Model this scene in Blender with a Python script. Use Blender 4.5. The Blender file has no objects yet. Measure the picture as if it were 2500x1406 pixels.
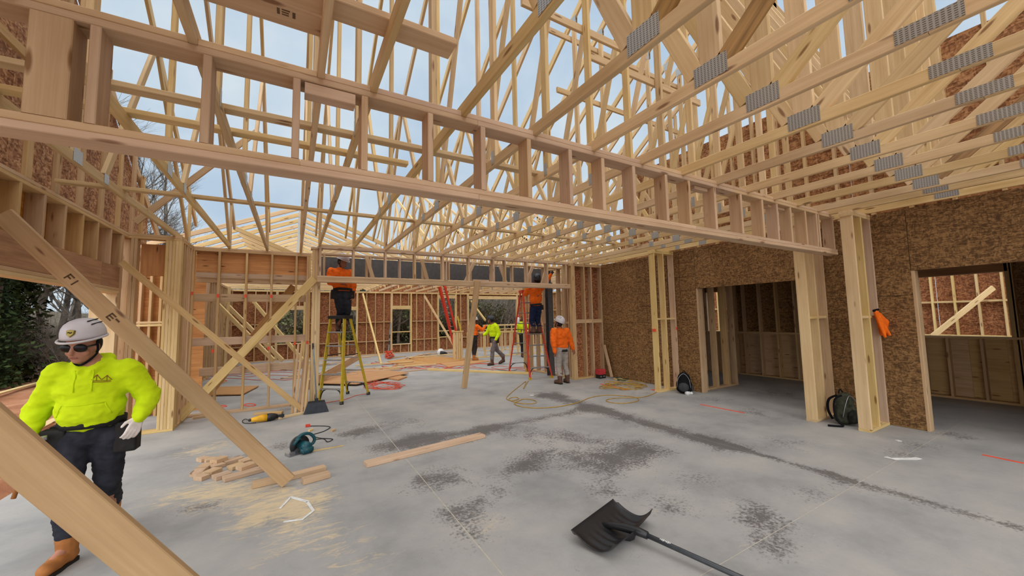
import bpy, bmesh, math, random
from mathutils import Vector, Matrix, Euler, noise
random.seed(7)
scene = bpy.context.scene
COL = scene.collection
V = Vector
# ------------------------------------------------------------------ camera
CX, CY, F = 1250.0, 703.0, 920.0
CAM = V((0, 0, 1.64))
vy = V(((715-CX)/F, (787-CY)/F, 1.0)).normalized()
vx = V(((2840-CX)/F, (743-CY)/F, 1.0)); vx = (vx - vx.dot(vy)*vy).normalized()
vz = vx.cross(vy)
R = Matrix((vx, vy, vz))                    # world = R @ camera(x right, y down, z forward)
cd = bpy.data.cameras.new('camera'); cam = bpy.data.objects.new('camera', cd); COL.objects.link(cam)
cd.sensor_fit = 'HORIZONTAL'; cd.sensor_width = 36.0; cd.lens = 36.0*F/2500.0
cd.clip_start = 0.05; cd.clip_end = 500
rm = Matrix((R @ V((1, 0, 0)), R @ V((0, -1, 0)), R @ V((0, 0, -1)))).transposed()
cam.matrix_world = Matrix.Translation(CAM) @ rm.to_4x4()
scene.camera = cam
def on(px, py, x=None, y=None, z=None):
    d = R @ V(((px-CX)/F, (py-CY)/F, 1.0))
    if x is not None: t = (x-CAM.x)/d.x
    elif y is not None: t = (y-CAM.y)/d.y
    else: t = (z-CAM.z)/d.z
    return CAM + t*d
def fl(px, py, z=0.0): return on(px, py, z=z)
# ------------------------------------------------------------------ world, sun, exposure
w = bpy.data.worlds.new('sky'); scene.world = w; w.use_nodes = True
nt = w.node_tree; nt.nodes.clear()
wo = nt.nodes.new('ShaderNodeOutputWorld'); bg = nt.nodes.new('ShaderNodeBackground')
tcn = nt.nodes.new('ShaderNodeTexCoord'); nz = nt.nodes.new('ShaderNodeTexNoise'); cr = nt.nodes.new('ShaderNodeValToRGB')
nz.inputs['Scale'].default_value = 3.2; nz.inputs['Detail'].default_value = 6; nz.inputs['Roughness'].default_value = .55
cr.color_ramp.elements[0].position = .36; cr.color_ramp.elements[0].color = (.53, .68, .85, 1)
cr.color_ramp.elements[1].position = .62; cr.color_ramp.elements[1].color = (.74, .85, .93, 1)
nt.links.new(tcn.outputs['Generated'], nz.inputs['Vector']); nt.links.new(nz.outputs['Fac'], cr.inputs['Fac'])
nt.links.new(cr.outputs['Color'], bg.inputs['Color']); nt.links.new(bg.outputs[0], wo.inputs['Surface'])
bg.inputs['Strength'].default_value = 0.92
sd = bpy.data.lights.new('overcast_sun', 'SUN'); sun = bpy.data.objects.new('overcast_sun', sd); COL.objects.link(sun)
sd.energy = 4.6; sd.angle = math.radians(110); sd.color = (1, .965, .92)
sun.rotation_euler = (math.radians(32), math.radians(-30), 0)
vs = scene.view_settings
vs.view_transform = 'Standard'; vs.look = 'None'; vs.gamma = 1.0; vs.use_curve_mapping = False; vs.exposure = -0.06
# ------------------------------------------------------------------ materials
def hexc(r, g, b):
    f = lambda c: (c/255/12.92) if c/255 <= .04045 else ((c/255+.055)/1.055)**2.4
    return (f(r), f(g), f(b), 1)
class NB:
    def __init__(s, name, rough=.7, spec=.3):
        s.m = bpy.data.materials.new(name); s.m.use_nodes = True
        s.t = s.m.node_tree; s.b = s.t.nodes['Principled BSDF']
        s.b.inputs['Roughness'].default_value = rough
        s.b.inputs['Specular IOR Level'].default_value = spec
    def n(s, typ, **kw):
        nd = s.t.nodes.new(typ)
        for k, v in kw.items():
            if k in nd.inputs: nd.inputs[k].default_value = v
            else: setattr(nd, k, v)
        return nd
    def l(s, a, b): s.t.links.new(a, b)
    def ramp(s, fac, stops):
        r = s.n('ShaderNodeValToRGB')
        e = r.color_ramp.elements
        while len(e) < len(stops): e.new(.5)
        for i, (p, c) in enumerate(stops): e[i].position = p; e[i].color = c
        s.l(fac, r.inputs['Fac']); return r.outputs['Color']
    def mix(s, fac, a, b, mode='MIX'):
        m = s.n('ShaderNodeMix', data_type='RGBA', blend_type=mode)
        for sock, v in ((m.inputs[0], fac), (m.inputs[6], a), (m.inputs[7], b)):
            if hasattr(v, 'links'): s.l(v, sock)
            else: sock.default_value = v
        return m.outputs[2]
    def math(s, op, a, b=None, c=None):
        m = s.n('ShaderNodeMath', operation=op)
        for i, v in enumerate((a, b, c)):
            if v is None: continue
            if hasattr(v, 'links'): s.l(v, m.inputs[i])
            else: m.inputs[i].default_value = v
        return m.outputs[0]
    def out(s, col, bump=None, strength=.2, dist=.01):
        s.l(col, s.b.inputs['Base Color'])
        if bump is not None:
            bp = s.n('ShaderNodeBump', Strength=strength, Distance=dist); s.l(bump, bp.inputs['Height']); s.l(bp.outputs[0], s.b.inputs['Normal'])
        return s.m
def flat(name, rgb, rough=.6, spec=.3, metal=0.0, var=.12):
    b = NB(name, rough, spec); b.b.inputs['Metallic'].default_value = metal
    c = hexc(*rgb)
    tc = b.n('ShaderNodeTexCoord'); nz = b.n('ShaderNodeTexNoise', Scale=14.0, Detail=4.0); b.l(tc.outputs['Object'], nz.inputs['Vector'])
    d = tuple(v*(1-var*1.6) for v in c[:3])+(1,); e = tuple(min(1, v*(1+var)) for v in c[:3])+(1,)
    return b.out(b.ramp(nz.outputs['Fac'], [(.3, d), (.7, e)]))
def wood(name, light, dark, knot=(120, 80, 50), var=.25, rough=.75, knots=True):
    b = NB(name, rough, .25)
    tc = b.n('ShaderNodeTexCoord'); oi = b.n('ShaderNodeObjectInfo')
    off = b.n('ShaderNodeVectorMath', operation='SCALE'); b.l(oi.outputs['Random'], off.inputs['Scale']); off.inputs[0].default_value = (37, 51, 23)
    ad = b.n('ShaderNodeVectorMath', operation='ADD'); b.l(tc.outputs['Object'], ad.inputs[0]); b.l(off.outputs[0], ad.inputs[1])
    mp = b.n('ShaderNodeMapping'); mp.inputs['Scale'].default_value = (1.1, 34, 34); b.l(ad.outputs[0], mp.inputs['Vector'])
    n1 = b.n('ShaderNodeTexNoise', Scale=1.0, Detail=5.0, Roughness=.6, Distortion=.25); b.l(mp.outputs[0], n1.inputs['Vector'])
    mp2 = b.n('ShaderNodeMapping'); mp2.inputs['Scale'].default_value = (2.2, 9, 9); b.l(ad.outputs[0], mp2.inputs['Vector'])
    n2 = b.n('ShaderNodeTexNoise', Scale=1.0, Detail=3.0); b.l(mp2.outputs[0], n2.inputs['Vector'])
    g = b.math('ADD', b.math('MULTIPLY', n1.outputs['Fac'], .6), b.math('MULTIPLY', n2.outputs['Fac'], .4))
    col = b.ramp(g, [(.30, hexc(*dark)), (.66, hexc(*light))])
    if knots:
        mp3 = b.n('ShaderNodeMapping'); mp3.inputs['Scale'].default_value = (2.3, 11, 11); b.l(ad.outputs[0], mp3.inputs['Vector'])
        vo = b.n('ShaderNodeTexVoronoi', Scale=1.0); b.l(mp3.outputs[0], vo.inputs['Vector'])
        k = b.ramp(vo.outputs['Distance'], [(.09, (1, 1, 1, 1)), (.17, (0, 0, 0, 1))])
        col = b.mix(b.math('MULTIPLY', k, .8), col, hexc(*knot))
    hs = b.n('ShaderNodeHueSaturation'); b.l(col, hs.inputs['Color'])
    b.l(b.math('MULTIPLY_ADD', oi.outputs['Random'], var, 1-var*.55), hs.inputs['Value'])
    rr = b.math('FRACT', b.math('MULTIPLY', oi.outputs['Random'], 7.31))
    b.l(b.math('MULTIPLY_ADD', rr, .012, .494), hs.inputs['Hue'])
    b.l(b.math('MULTIPLY_ADD', rr, .20, .91), hs.inputs['Saturation'])
    return b.out(hs.outputs['Color'], n1.outputs['Fac'], .25, .004)
def osb(name, c0, c1, c2, scale=1.0):
    b = NB(name, .72, .3)
    tc = b.n('ShaderNodeTexCoord'); oi = b.n('ShaderNodeObjectInfo')
    off = b.n('ShaderNodeVectorMath', operation='SCALE'); b.l(oi.outputs['Random'], off.inputs['Scale']); off.inputs[0].default_value = (17, 31, 43)
    ad = b.n('ShaderNodeVectorMath', operation='ADD'); b.l(tc.outputs['Object'], ad.inputs[0]); b.l(off.outputs[0], ad.inputs[1])
    wn = b.n('ShaderNodeTexNoise', Scale=6.0, Detail=2.0); b.l(ad.outputs[0], wn.inputs['Vector'])
    wv = b.n('ShaderNodeVectorMath', operation='SCALE', Scale=.10); b.l(wn.outputs['Color'], wv.inputs[0])
    ad2 = b.n('ShaderNodeVectorMath', operation='ADD'); b.l(ad.outputs[0], ad2.inputs[0]); b.l(wv.outputs[0], ad2.inputs[1])
    cols = []
    for sc, rot in (((13, 20, 46), .35), ((42, 20, 15), -.3)):
        mp = b.n('ShaderNodeMapping'); mp.inputs['Scale'].default_value = tuple(v*scale for v in sc); mp.inputs['Rotation'].default_value = (0, rot, 0)
        b.l(ad2.outputs[0], mp.inputs['Vector'])
        vo = b.n('ShaderNodeTexVoronoi', Scale=1.0); b.l(mp.outputs[0], vo.inputs['Vector']); sp = b.n('ShaderNodeSeparateColor'); b.l(vo.outputs['Color'], sp.inputs[0])
        cols.append((sp.outputs[0], vo.outputs['Distance']))
    f = b.math('ADD', b.math('MULTIPLY', cols[0][0], .58), b.math('MULTIPLY', cols[1][0], .42))
    n3 = b.n('ShaderNodeTexNoise', Scale=1.3, Detail=2.0); b.l(ad.outputs[0], n3.inputs['Vector'])
    f = b.math('ADD', f, b.math('MULTIPLY_ADD', n3.outputs['Fac'], .2, -.10))
    col = b.ramp(f, [(.18, hexc(*c0)), (.5, hexc(*c1)), (.86, hexc(*c2))])
    hs = b.n('ShaderNodeHueSaturation'); b.l(col, hs.inputs['Color']); b.l(b.math('MULTIPLY_ADD', oi.outputs['Random'], .16, .92), hs.inputs['Value'])
    return b.out(hs.outputs['Color'], f, .35, .006)
M = {}
M['pine'] = wood('pine', (214, 184, 152), (186, 152, 120), var=.16)
M['truss'] = wood('truss_pine', (228, 200, 154), (198, 164, 116), var=.22)
M['pale'] = wood('pale_pine', (228, 201, 150), (204, 170, 118), var=.14)
M['bracew'] = wood('brace_pine', (196, 162, 114), (172, 138, 90), var=.08, knot=(104, 62, 34))
M['stud'] = wood('stud_pine', (212, 180, 138), (182, 146, 104), var=.20)
M['weath'] = wood('weathered_pine', (212, 184, 152), (184, 152, 122), var=.18)
M['bark'] = wood('waney_pine', (190, 150, 100), (84, 58, 36), var=.1)
M['lvl'] = wood('laminated_lumber', (192, 148, 108), (146, 104, 72), var=.12, knots=False)
M['ply'] = wood('plywood', (222, 160, 84), (170, 110, 48), knot=(70, 36, 18), var=.08)
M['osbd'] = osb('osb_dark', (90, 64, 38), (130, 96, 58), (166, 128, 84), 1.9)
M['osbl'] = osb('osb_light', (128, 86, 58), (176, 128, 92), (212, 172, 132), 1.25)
M['osbr'] = osb('osb_red', (100, 60, 36), (148, 92, 58), (184, 130, 88), 1.4)
M['osbg'] = osb('osb_gable', (118, 78, 50), (166, 116, 76), (202, 154, 110), 1.3)
M['dirty'] = flat('dusty_trim', (150, 130, 110))
M['steel'] = flat('painted_steel', (84, 83, 84), .55, .4)
M['blackp'] = flat('black_plastic', (26, 27, 28), .45, .5)
M['black'] = flat('black_cloth', (24, 24, 27), .9, .1)
M['paint'] = flat('orange_marking_paint', (240, 92, 66), .7)
M['yelp'] = flat('yellow_fibreglass', (196, 168, 34), .4, .5)
M['redp'] = flat('red_fibreglass', (206, 60, 38), .4, .5)
M['alu'] = flat('aluminium', (168, 170, 172), .35, .5, .8)
M['white'] = flat('white_plastic', (232, 232, 230), .5)
M['ridge'] = None
def plate_mat():
    b = NB('punched_plate', .38, .5); b.b.inputs['Metallic'].default_value = .75
    tc = b.n('ShaderNodeTexCoord'); mp = b.n('ShaderNodeMapping'); mp.inputs['Scale'].default_value = (46, 1, 84); b.l(tc.outputs['Object'], mp.inputs['Vector'])
    sp = b.n('ShaderNodeSeparateXYZ'); b.l(mp.outputs[0], sp.inputs[0])
    fx = b.math('FRACT', sp.outputs[0]); row = b.math('FLOOR', sp.outputs[0])
    fz = b.math('FRACT', b.math('ADD', sp.outputs[2], b.math('MULTIPLY', row, .5)))
    m = b.math('MULTIPLY', b.math('LESS_THAN', b.math('ABSOLUTE', b.math('SUBTRACT', fx, .5)), .30), b.math('LESS_THAN', b.math('ABSOLUTE', b.math('SUBTRACT', fz, .5)), .24))
    return b.out(b.mix(m, hexc(196, 198, 198), hexc(120, 118, 112)), b.math('SUBTRACT', 1.0, m), .5, .004)
M['plate'] = plate_mat()
# ------------------------------------------------------------------ helpers
def link(o, parent=None):
    COL.objects.link(o)
    if parent is not None: o.parent = parent
    return o
def tag(o, label, cat, group=None, kind=None):
    o['label'] = label; o['category'] = cat
    if group: o['group'] = group
    if kind: o['kind'] = kind
    return o
ORD = ['first', 'second', 'third', 'fourth', 'fifth', 'sixth', 'seventh', 'eighth', 'ninth', 'tenth', 'eleventh', 'twelfth', 'thirteenth', 'fourteenth', 'fifteenth', 'sixteenth']
def thing(name, loc, label, cat, group=None, kind=None):
    o = bpy.data.objects.new(name, None); o.empty_display_size = .1
    COL.objects.link(o); o.location = loc
    return tag(o, label, cat, group, kind)
def worldloc(p):
    v = V((0, 0, 0))
    while p is not None: v += p.location; p = p.parent
    return v
def place(o, mat4, parent=None):
    COL.objects.link(o)
    if parent is not None:
        o.parent = parent
        pm = Matrix.Identity(4); p = parent
        while p is not None: pm = p.matrix_basis @ pm; p = p.parent
        mat4 = pm.inverted() @ mat4
    o.matrix_basis = mat4
    return o
MC = {}
def lumber_mesh(L, wd, th, ch=.004):
    k = (round(L, 3), round(wd, 3), round(th, 3))
    if k in MC: return MC[k]
    c = min(ch, th*.2, wd*.2); a, b = th/2, wd/2
    ring = [(-a+c, -b), (a-c, -b), (a, -b+c), (a, b-c), (a-c, b), (-a+c, b), (-a, b-c), (-a, -b+c)]
    vs = [(-L/2, y, z) for y, z in ring] + [(L/2, y, z) for y, z in ring]
    fs = [[i, (i+1) % 8, 8+(i+1) % 8, 8+i] for i in range(8)] + [list(range(7, -1, -1)), list(range(8, 16))]
    me = bpy.data.meshes.new('lumber'); me.from_pydata(vs, [], [f[::-1] for f in fs]); me.update(); MC[k] = me
    return me
def frame(d, up):
    x = d.normalized(); y = up.cross(x)
    if y.length < 1e-4: y = V((0, 1, 0)).cross(x)
    y.normalize(); z = x.cross(y)
    return Matrix((x, y, z)).transposed()
def setmat(o, me, m):
    if not me.materials: me.materials.append(None)
    o.material_slots[0].link = 'OBJECT'; o.material_slots[0].material = M[m] if isinstance(m, str) else m
def board(name, a, b, wd, th, m, parent=None, up=(0, 0, 1)):
    """board from a to b (centre line); wd is measured along `up`, th across it"""
    a, b = V(a), V(b); d = b-a
    me = lumber_mesh(d.length, wd, th)
    if not me.materials: me.materials.append(None)
    o = bpy.data.objects.new(name, me); setmat(o, me, m)
    return place(o, Matrix.Translation((a+b)/2) @ frame(d, V(up)).to_4x4(), parent)
def span(name, x0, x1, y0, y1, z0, z1, m, parent=None):
    """axis-aligned piece; grain along its longest side"""
    dx, dy, dz = x1-x0, y1-y0, z1-z0; c = V(((x0+x1)/2, (y0+y1)/2, (z0+z1)/2))
    if dx >= dy and dx >= dz: return board(name, (x0, c.y, c.z), (x1, c.y, c.z), dz, dy, m, parent)
    if dy >= dx and dy >= dz: return board(name, (c.x, y0, c.z), (c.x, y1, c.z), dz, dx, m, parent)
    return board(name, (c.x, c.y, z0), (c.x, c.y, z1), dx, dy, m, parent, up=(1, 0, 0))
def mesh_obj(name, vs, fs, m, parent=None, smooth=False, mat4=None):
    me = bpy.data.meshes.new(name); me.from_pydata(vs, [], fs); me.update()
    if m is not None: me.materials.append(M[m] if isinstance(m, str) else m)
    if smooth: me.polygons.foreach_set('use_smooth', [True]*len(me.polygons))
    o = bpy.data.objects.new(name, me)
    return place(o, mat4 or Matrix.Identity(4), parent)
def bm_obj(name, bm, m, parent=None, smooth=False, mat4=None):
    me = bpy.data.meshes.new(name); bmesh.ops.recalc_face_normals(bm, faces=bm.faces); bm.to_mesh(me); bm.free()
    if m is not None: me.materials.append(M[m] if isinstance(m, str) else m)
    if smooth: me.polygons.foreach_set('use_smooth', [True]*len(me.polygons))
    o = bpy.data.objects.new(name, me)
    return place(o, mat4 or Matrix.Identity(4), parent)
def panel(name, p, u, v, n, wu, hv, th, m, parent=None):
    """sheet with corner p, sides u*wu and v*hv, thickness th along n; local x = u, z = v"""
    p, u, v, n = V(p), V(u), V(v), V(n)
    k = ('p', round(wu, 3), round(hv, 3), round(th, 3))
    me = MC.get(k)
    if me is None:
        a, c, b = wu/2, th/2, hv/2
        vs = [(sx*a, sy*c, sz*b) for sx in (-1, 1) for sy in (-1, 1) for sz in (-1, 1)]
        me = bpy.data.meshes.new('sheet'); me.from_pydata(vs, [], [(0, 1, 3, 2), (4, 6, 7, 5), (0, 4, 5, 1), (2, 3, 7, 6), (0, 2, 6, 4), (1, 5, 7, 3)]); me.update(); MC[k] = me
        me.materials.append(None)
    o = bpy.data.objects.new(name, me); setmat(o, me, m)
    z = v.normalized(); x = u.normalized(); y = z.cross(x)
    rot = Matrix((x, y, z)).transposed()
    return place(o, Matrix.Translation(p+u*wu/2+v*hv/2+n*th/2) @ rot.to_4x4(), parent)
def tube(bm, pts, r, seg=6, cap=True, r1=None):
    """sweep a round section along pts into bm"""
    pts = [V(p) for p in pts]; n = len(pts); rings = []
    t0 = (pts[1]-pts[0]).normalized(); ref = V((0, 0, 1)) if abs(t0.z) < .9 else V((1, 0, 0))
    u = t0.cross(ref).normalized()
    for i, p in enumerate(pts):
        t = (pts[min(i+1, n-1)]-pts[max(i-1, 0)])
        if t.length < 1e-9: t = t0
        t.normalize(); u = (u-t*u.dot(t)); u = u.normalized() if u.length > 1e-6 else t.orthogonal().normalized()
        v = t.cross(u); rr = r[i] if isinstance(r, (list, tuple)) else (r if r1 is None else r+(r1-r)*i/(n-1))
        rings.append([bm.verts.new(p+(u*math.cos(2*math.pi*k/seg)+v*math.sin(2*math.pi*k/seg))*rr) for k in range(seg)])
    for a, b in zip(rings, rings[1:]):
        for k in range(seg): bm.faces.new((a[k], a[(k+1) % seg], b[(k+1) % seg], b[k]))
    if cap: bm.faces.new(rings[0][::-1]); bm.faces.new(rings[-1])
    return rings
def tube_obj(name, pts, r, m, parent=None, seg=6):
    bm = bmesh.new(); tube(bm, pts, r, seg); return bm_obj(name, bm, m, parent, True)
def spline(pts, n=8, closed=False):
    pts = [V(p) for p in pts]; out = []
    N = len(pts)
    for i in range(N-1 if not closed else N):
        p0 = pts[max(i-1, 0)] if not closed else pts[(i-1) % N]; p1 = pts[i]; p2 = pts[(i+1) % N]
        p3 = pts[min(i+2, N-1)] if not closed else pts[(i+2) % N]
        for k in range(n):
            t = k/n
            out.append(.5*((2*p1)+(-p0+p2)*t+(2*p0-5*p1+4*p2-p3)*t*t+(-p0+3*p1-3*p2+p3)*t**3))
    out.append(pts[-1] if not closed else pts[0]); return out
def bmbox(bm, x0, x1, y0, y1, z0, z1, mat=None):
    vs = [bm.verts.new((x, y, z)) for x in (x0, x1) for y in (y0, y1) for z in (z0, z1)]
    if mat is not None:
        for v in vs: v.co = mat @ v.co
    for f in ((0, 1, 3, 2), (4, 6, 7, 5), (0, 4, 5, 1), (2, 3, 7, 6), (0, 2, 6, 4), (1, 5, 7, 3)): bm.faces.new([vs[i] for i in f])
    return vs
# ------------------------------------------------------------------ ground, slab
def concrete():
    b = NB('slab_concrete', .62, .35)
    geo = b.n('ShaderNodeNewGeometry'); P = geo.outputs['Position']
    n1 = b.n('ShaderNodeTexNoise', Scale=1.1, Detail=7.0, Roughness=.62); b.l(P, n1.inputs['Vector'])
    n2 = b.n('ShaderNodeTexNoise', Scale=34.0, Detail=5.0, Roughness=.72); b.l(P, n2.inputs['Vector'])
    n3 = b.n('ShaderNodeTexNoise', Scale=3.4, Detail=6.0, Roughness=.65, Distortion=.6); b.l(P, n3.inputs['Vector'])
    base = b.ramp(n1.outputs['Fac'], [(.28, hexc(140, 140, 140)), (.5, hexc(170, 168, 165)), (.72, hexc(190, 185, 178))])
    base = b.mix(b.math('MULTIPLY', n2.outputs['Fac'], .35), base, hexc(138, 136, 134))
    sp = b.n('ShaderNodeSeparateXYZ'); b.l(P, sp.inputs[0]); X, Y = sp.outputs[0], sp.outputs[1]
    def blob(x, y, r):
        dv = b.n('ShaderNodeVectorMath', operation='DISTANCE'); b.l(P, dv.inputs[0]); dv.inputs[1].default_value = (x, y, 0)
        return b.math('MAXIMUM', b.math('SUBTRACT', 1.0, b.math('DIVIDE', dv.outputs['Value'], r)), 0.0)
    def seg(ax, ay, bx, by, wd):
        d = math.hypot(bx-ax, by-ay); ux, uy = (bx-ax)/d, (by-ay)/d
        s = b.math('ADD', b.math('MULTIPLY', b.math('SUBTRACT', X, ax), ux), b.math('MULTIPLY', b.math('SUBTRACT', Y, ay), uy))
        t = b.math('ADD', b.math('MULTIPLY', b.math('SUBTRACT', X, ax), -uy), b.math('MULTIPLY', b.math('SUBTRACT', Y, ay), ux))
        e = b.math('MAXIMUM', b.math('MULTIPLY', s, -1.0), b.math('SUBTRACT', s, d)); e = b.math('MAXIMUM', e, 0.0)
        q = b.math('MAXIMUM', b.math('ABSOLUTE', t), e)
        return b.math('MAXIMUM', b.math('SUBTRACT', 1.0, b.math('DIVIDE', q, wd)), 0.0)
    def total(fs):
        r = fs[0]
        for f in fs[1:]: r = b.math('ADD', r, f)
        return r
    dark = []
    for px, py, r in ((975, 1085, .75), (1060, 1070, .6), (1035, 1170, .42), (1100, 1165, .4), (1420, 1110, .8), (1530, 1085, .5), (1480, 1195, .38), (1590, 1100, .45), (1260, 1150, .35),
                      (1150, 1290, .45), (1880, 1290, .36), (2190, 1110, .3), (1700, 1170, .4), (1640, 1230, .35), (2050, 1180, .3), (1300, 1120, .45), (1180, 1060, .5), (1000, 1030, .5), (1400, 1060, .45), (1900, 960, .9), (1850, 1010, .6), (2320, 1060, .5), (480, 1240, .3), (1890, 1340, .22), (1840, 1250, .3), (1960, 1200, .3), (900, 1045, .5), (860, 1060, .4), (1210, 1200, .35), (1500, 1130, .5),
                      (1750, 975, .5), (2250, 1090, .35), (1560, 960, .4), (1330, 960, .7), (1300, 1060, .5), (690, 1090, .35), (560, 1120, .4), (1120, 1240, .3), (1920, 1080, .4), (700, 1000, .5)):
        p = fl(px, py); dark.append(b.math('MULTIPLY', blob(p.x, p.y, r*1.1), .70))
    dark += [b.math('MULTIPLY', seg(4.70, 2.9, 4.70, 6.5, .42), 1.15), b.math('MULTIPLY', seg(4.72, .2, 4.72, 3.2, .16), .9), b.math('MULTIPLY', seg(2.6, 5.22, 4.7, 5.25, .34), .85), b.math('MULTIPLY', seg(1.0, 5.22, 2.6, 5.22, .25), .45)]
    dm = b.math('ADD', total(dark), b.math('MULTIPLY_ADD', n2.outputs['Fac'], 2.6, -1.42)); dm = b.math('ADD', dm, b.math('MULTIPLY_ADD', n3.outputs['Fac'], 1.7, -.88))
    dmask = b.ramp(dm, [(.34, (0, 0, 0, 1)), (.78, (1, 1, 1, 1))])
    col = b.mix(b.math('MULTIPLY', dmask, .80), base, hexc(86, 82, 80))
    dust = []
    for px, py, r in ((540, 1085, .55), (470, 1105, .5), (500, 1210, .6), (620, 1210, .6), (720, 1200, .55), (780, 1215, .4), (420, 1205, .5), (760, 1240, .35), (560, 1190, .5), (790, 1095, .22), (660, 1130, .3), (640, 1240, .4), (1190, 1280, .3), (820, 1300, .35), (700, 1330, .45), (880, 1360, .35), (690, 1255, .35), (740, 1275, .3), (590, 1285, .3), (1130, 905, .9), (960, 900, 1.2)):
        p = fl(px, py); dust.append(b.math('MULTIPLY', blob(p.x, p.y, r*.95), .46))
    n4 = b.n('ShaderNodeTexNoise', Scale=9.0, Detail=7.0, Roughness=.72, Distortion=1.2); mp = b.n('ShaderNodeMapping'); mp.inputs['Scale'].default_value = (.55, 1.5, 1); mp.inputs['Rotation'].default_value = (0, 0, -.25)
    b.l(P, mp.inputs['Vector']); b.l(mp.outputs[0], n4.inputs['Vector'])
    um = b.math('ADD', total(dust), b.math('MULTIPLY_ADD', n4.outputs['Fac'], 2.7, -1.5))
    umask = b.ramp(um, [(.22, (0, 0, 0, 1)), (.75, (1, 1, 1, 1))])
    col = b.mix(b.math('MULTIPLY', umask, .8), col, hexc(226, 202, 160))
    b.l(b.math('MULTIPLY_ADD', dmask, -.12, .66), b.b.inputs['Roughness'])
    return b.out(col, n2.outputs['Fac'], .18, .004)
M['slab'] = concrete()
M['jointc'] = flat('joint_dust', (196, 188, 172), .9)
def clay():
    b = NB('red_clay', .95, .1)
    geo = b.n('ShaderNodeNewGeometry'); n1 = b.n('ShaderNodeTexNoise', Scale=.9, Detail=9.0, Roughness=.7); b.l(geo.outputs['Position'], n1.inputs['Vector'])
    n2 = b.n('ShaderNodeTexNoise', Scale=12.0, Detail=4.0); b.l(geo.outputs['Position'], n2.inputs['Vector'])
    c = b.ramp(n1.outputs['Fac'], [(.3, hexc(128, 84, 62)), (.5, hexc(176, 122, 90)), (.72, hexc(200, 156, 122))])
    c = b.mix(b.math('MULTIPLY', n2.outputs['Fac'], .35), c, hexc(110, 74, 58))
    sp = b.n('ShaderNodeSeparateXYZ'); b.l(geo.outputs['Position'], sp.inputs[0])
    e = b.math('MAXIMUM', b.math('SUBTRACT', b.math('MULTIPLY', sp.outputs[0], -1.0), 15.2), b.math('SUBTRACT', sp.outputs[1], 23.5))
    e = b.math('ADD', e, b.math('MULTIPLY_ADD', n1.outputs['Fac'], 3.0, -1.5))
    k = b.ramp(b.math('MULTIPLY_ADD', e, .5, .5), [(.3, (0, 0, 0, 1)), (.7, (1, 1, 1, 1))])
    n3 = b.n('ShaderNodeTexNoise', Scale=3.0, Detail=8.0, Roughness=.75); b.l(geo.outputs['Position'], n3.inputs['Vector'])
    lit = b.ramp(n3.outputs['Fac'], [(.35, hexc(76, 68, 58)), (.55, hexc(112, 102, 88)), (.7, hexc(86, 90, 66))])
    return b.out(b.mix(k, c, lit), n1.outputs['Fac'], .6, .1)
M['clay'] = clay()
floor = mesh_obj('floor', [(x, y, z) for z in (-.3, -.0012) for y in (-6.5, 20.0) for x in (-2.39, 15.6)],
                 [(0, 1, 5, 4), (1, 3, 7, 5), (3, 2, 6, 7), (2, 0, 4, 6), (4, 5, 7, 6), (0, 2, 3, 1)], 'jointc')
tag(floor, 'stained grey concrete slab with sawn joints under the timber framing', 'floor', kind='structure')
jx = [-2.39, 1.20, 4.71, 8.22, 11.73, 15.6]; jy = [-6.5, -2.07, 1.59, 5.25, 8.91, 12.57, 16.23, 20.0]
for i in range(len(jx)-1):
    for j in range(len(jy)-1):
        g = .003
        panel('slab_panel', (jx[i]+(g if i else 0), jy[j]+(g if j else 0), -.12), (1, 0, 0), (0, 1, 0), (0, 0, 1), jx[i+1]-jx[i]-2*g, jy[j+1]-jy[j]-2*g, .12, 'slab', floor)
# terrain: clay yard that falls away beside the slab and a wooded bank behind
def terrain_z(x, y):
    r = max(-2.6-x, 0.0); q = max(y-21.0, 0.0)
    z = -.16 + .11*noise.noise(V((x*.4, y*.4, 0)))
    z += min(max(0, r-13.0)*.10, 1.5) + q*.03 + min(max(0, q-3)*.3, 1.6)
    return min(z, 13) if (r > 0 or q > 0 or x > 16 or y < -7) else -.5
bm = bmesh.new(); grid = {}
xs = [-60+i*1.5 for i in range(77)]; ys = [-24+i*1.5 for i in range(58)]
xs = sorted(xs+[-2.45, -2.9, -3.4, -4.2]); ys = sorted(ys+[20.1])
for i, x in enumerate(xs):
    for j, y in enumerate(ys): grid[i, j] = bm.verts.new((x, y, terrain_z(x, y)))
for i in range(len(xs)-1):
    for j in range(len(ys)-1): bm.faces.new((grid[i, j], grid[i+1, j], grid[i+1, j+1], grid[i, j+1]))
ground = bm_obj('ground', bm, 'clay', None, True); tag(ground, 'bare red clay yard around the slab', 'ground', kind='structure')
# ------------------------------------------------------------------ generic framing
def studs_x(parent, xs_, y0, y1, z0, z1, m='stud', t=.038, name='stud'):
    for x in xs_: span(name, x-t/2, x+t/2, y0, y1, z0, z1, m, parent)
def studs_y(parent, ys_, x0, x1, z0, z1, m='stud', t=.038, name='stud'):
    for y in ys_: span(name, x0, x1, y-t/2, y+t/2, z0, z1, m, parent)
def rng(a, b, s):
    out = []
    while a < b+1e-6: out.append(a); a += s
    return out
H = 3.06
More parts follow.
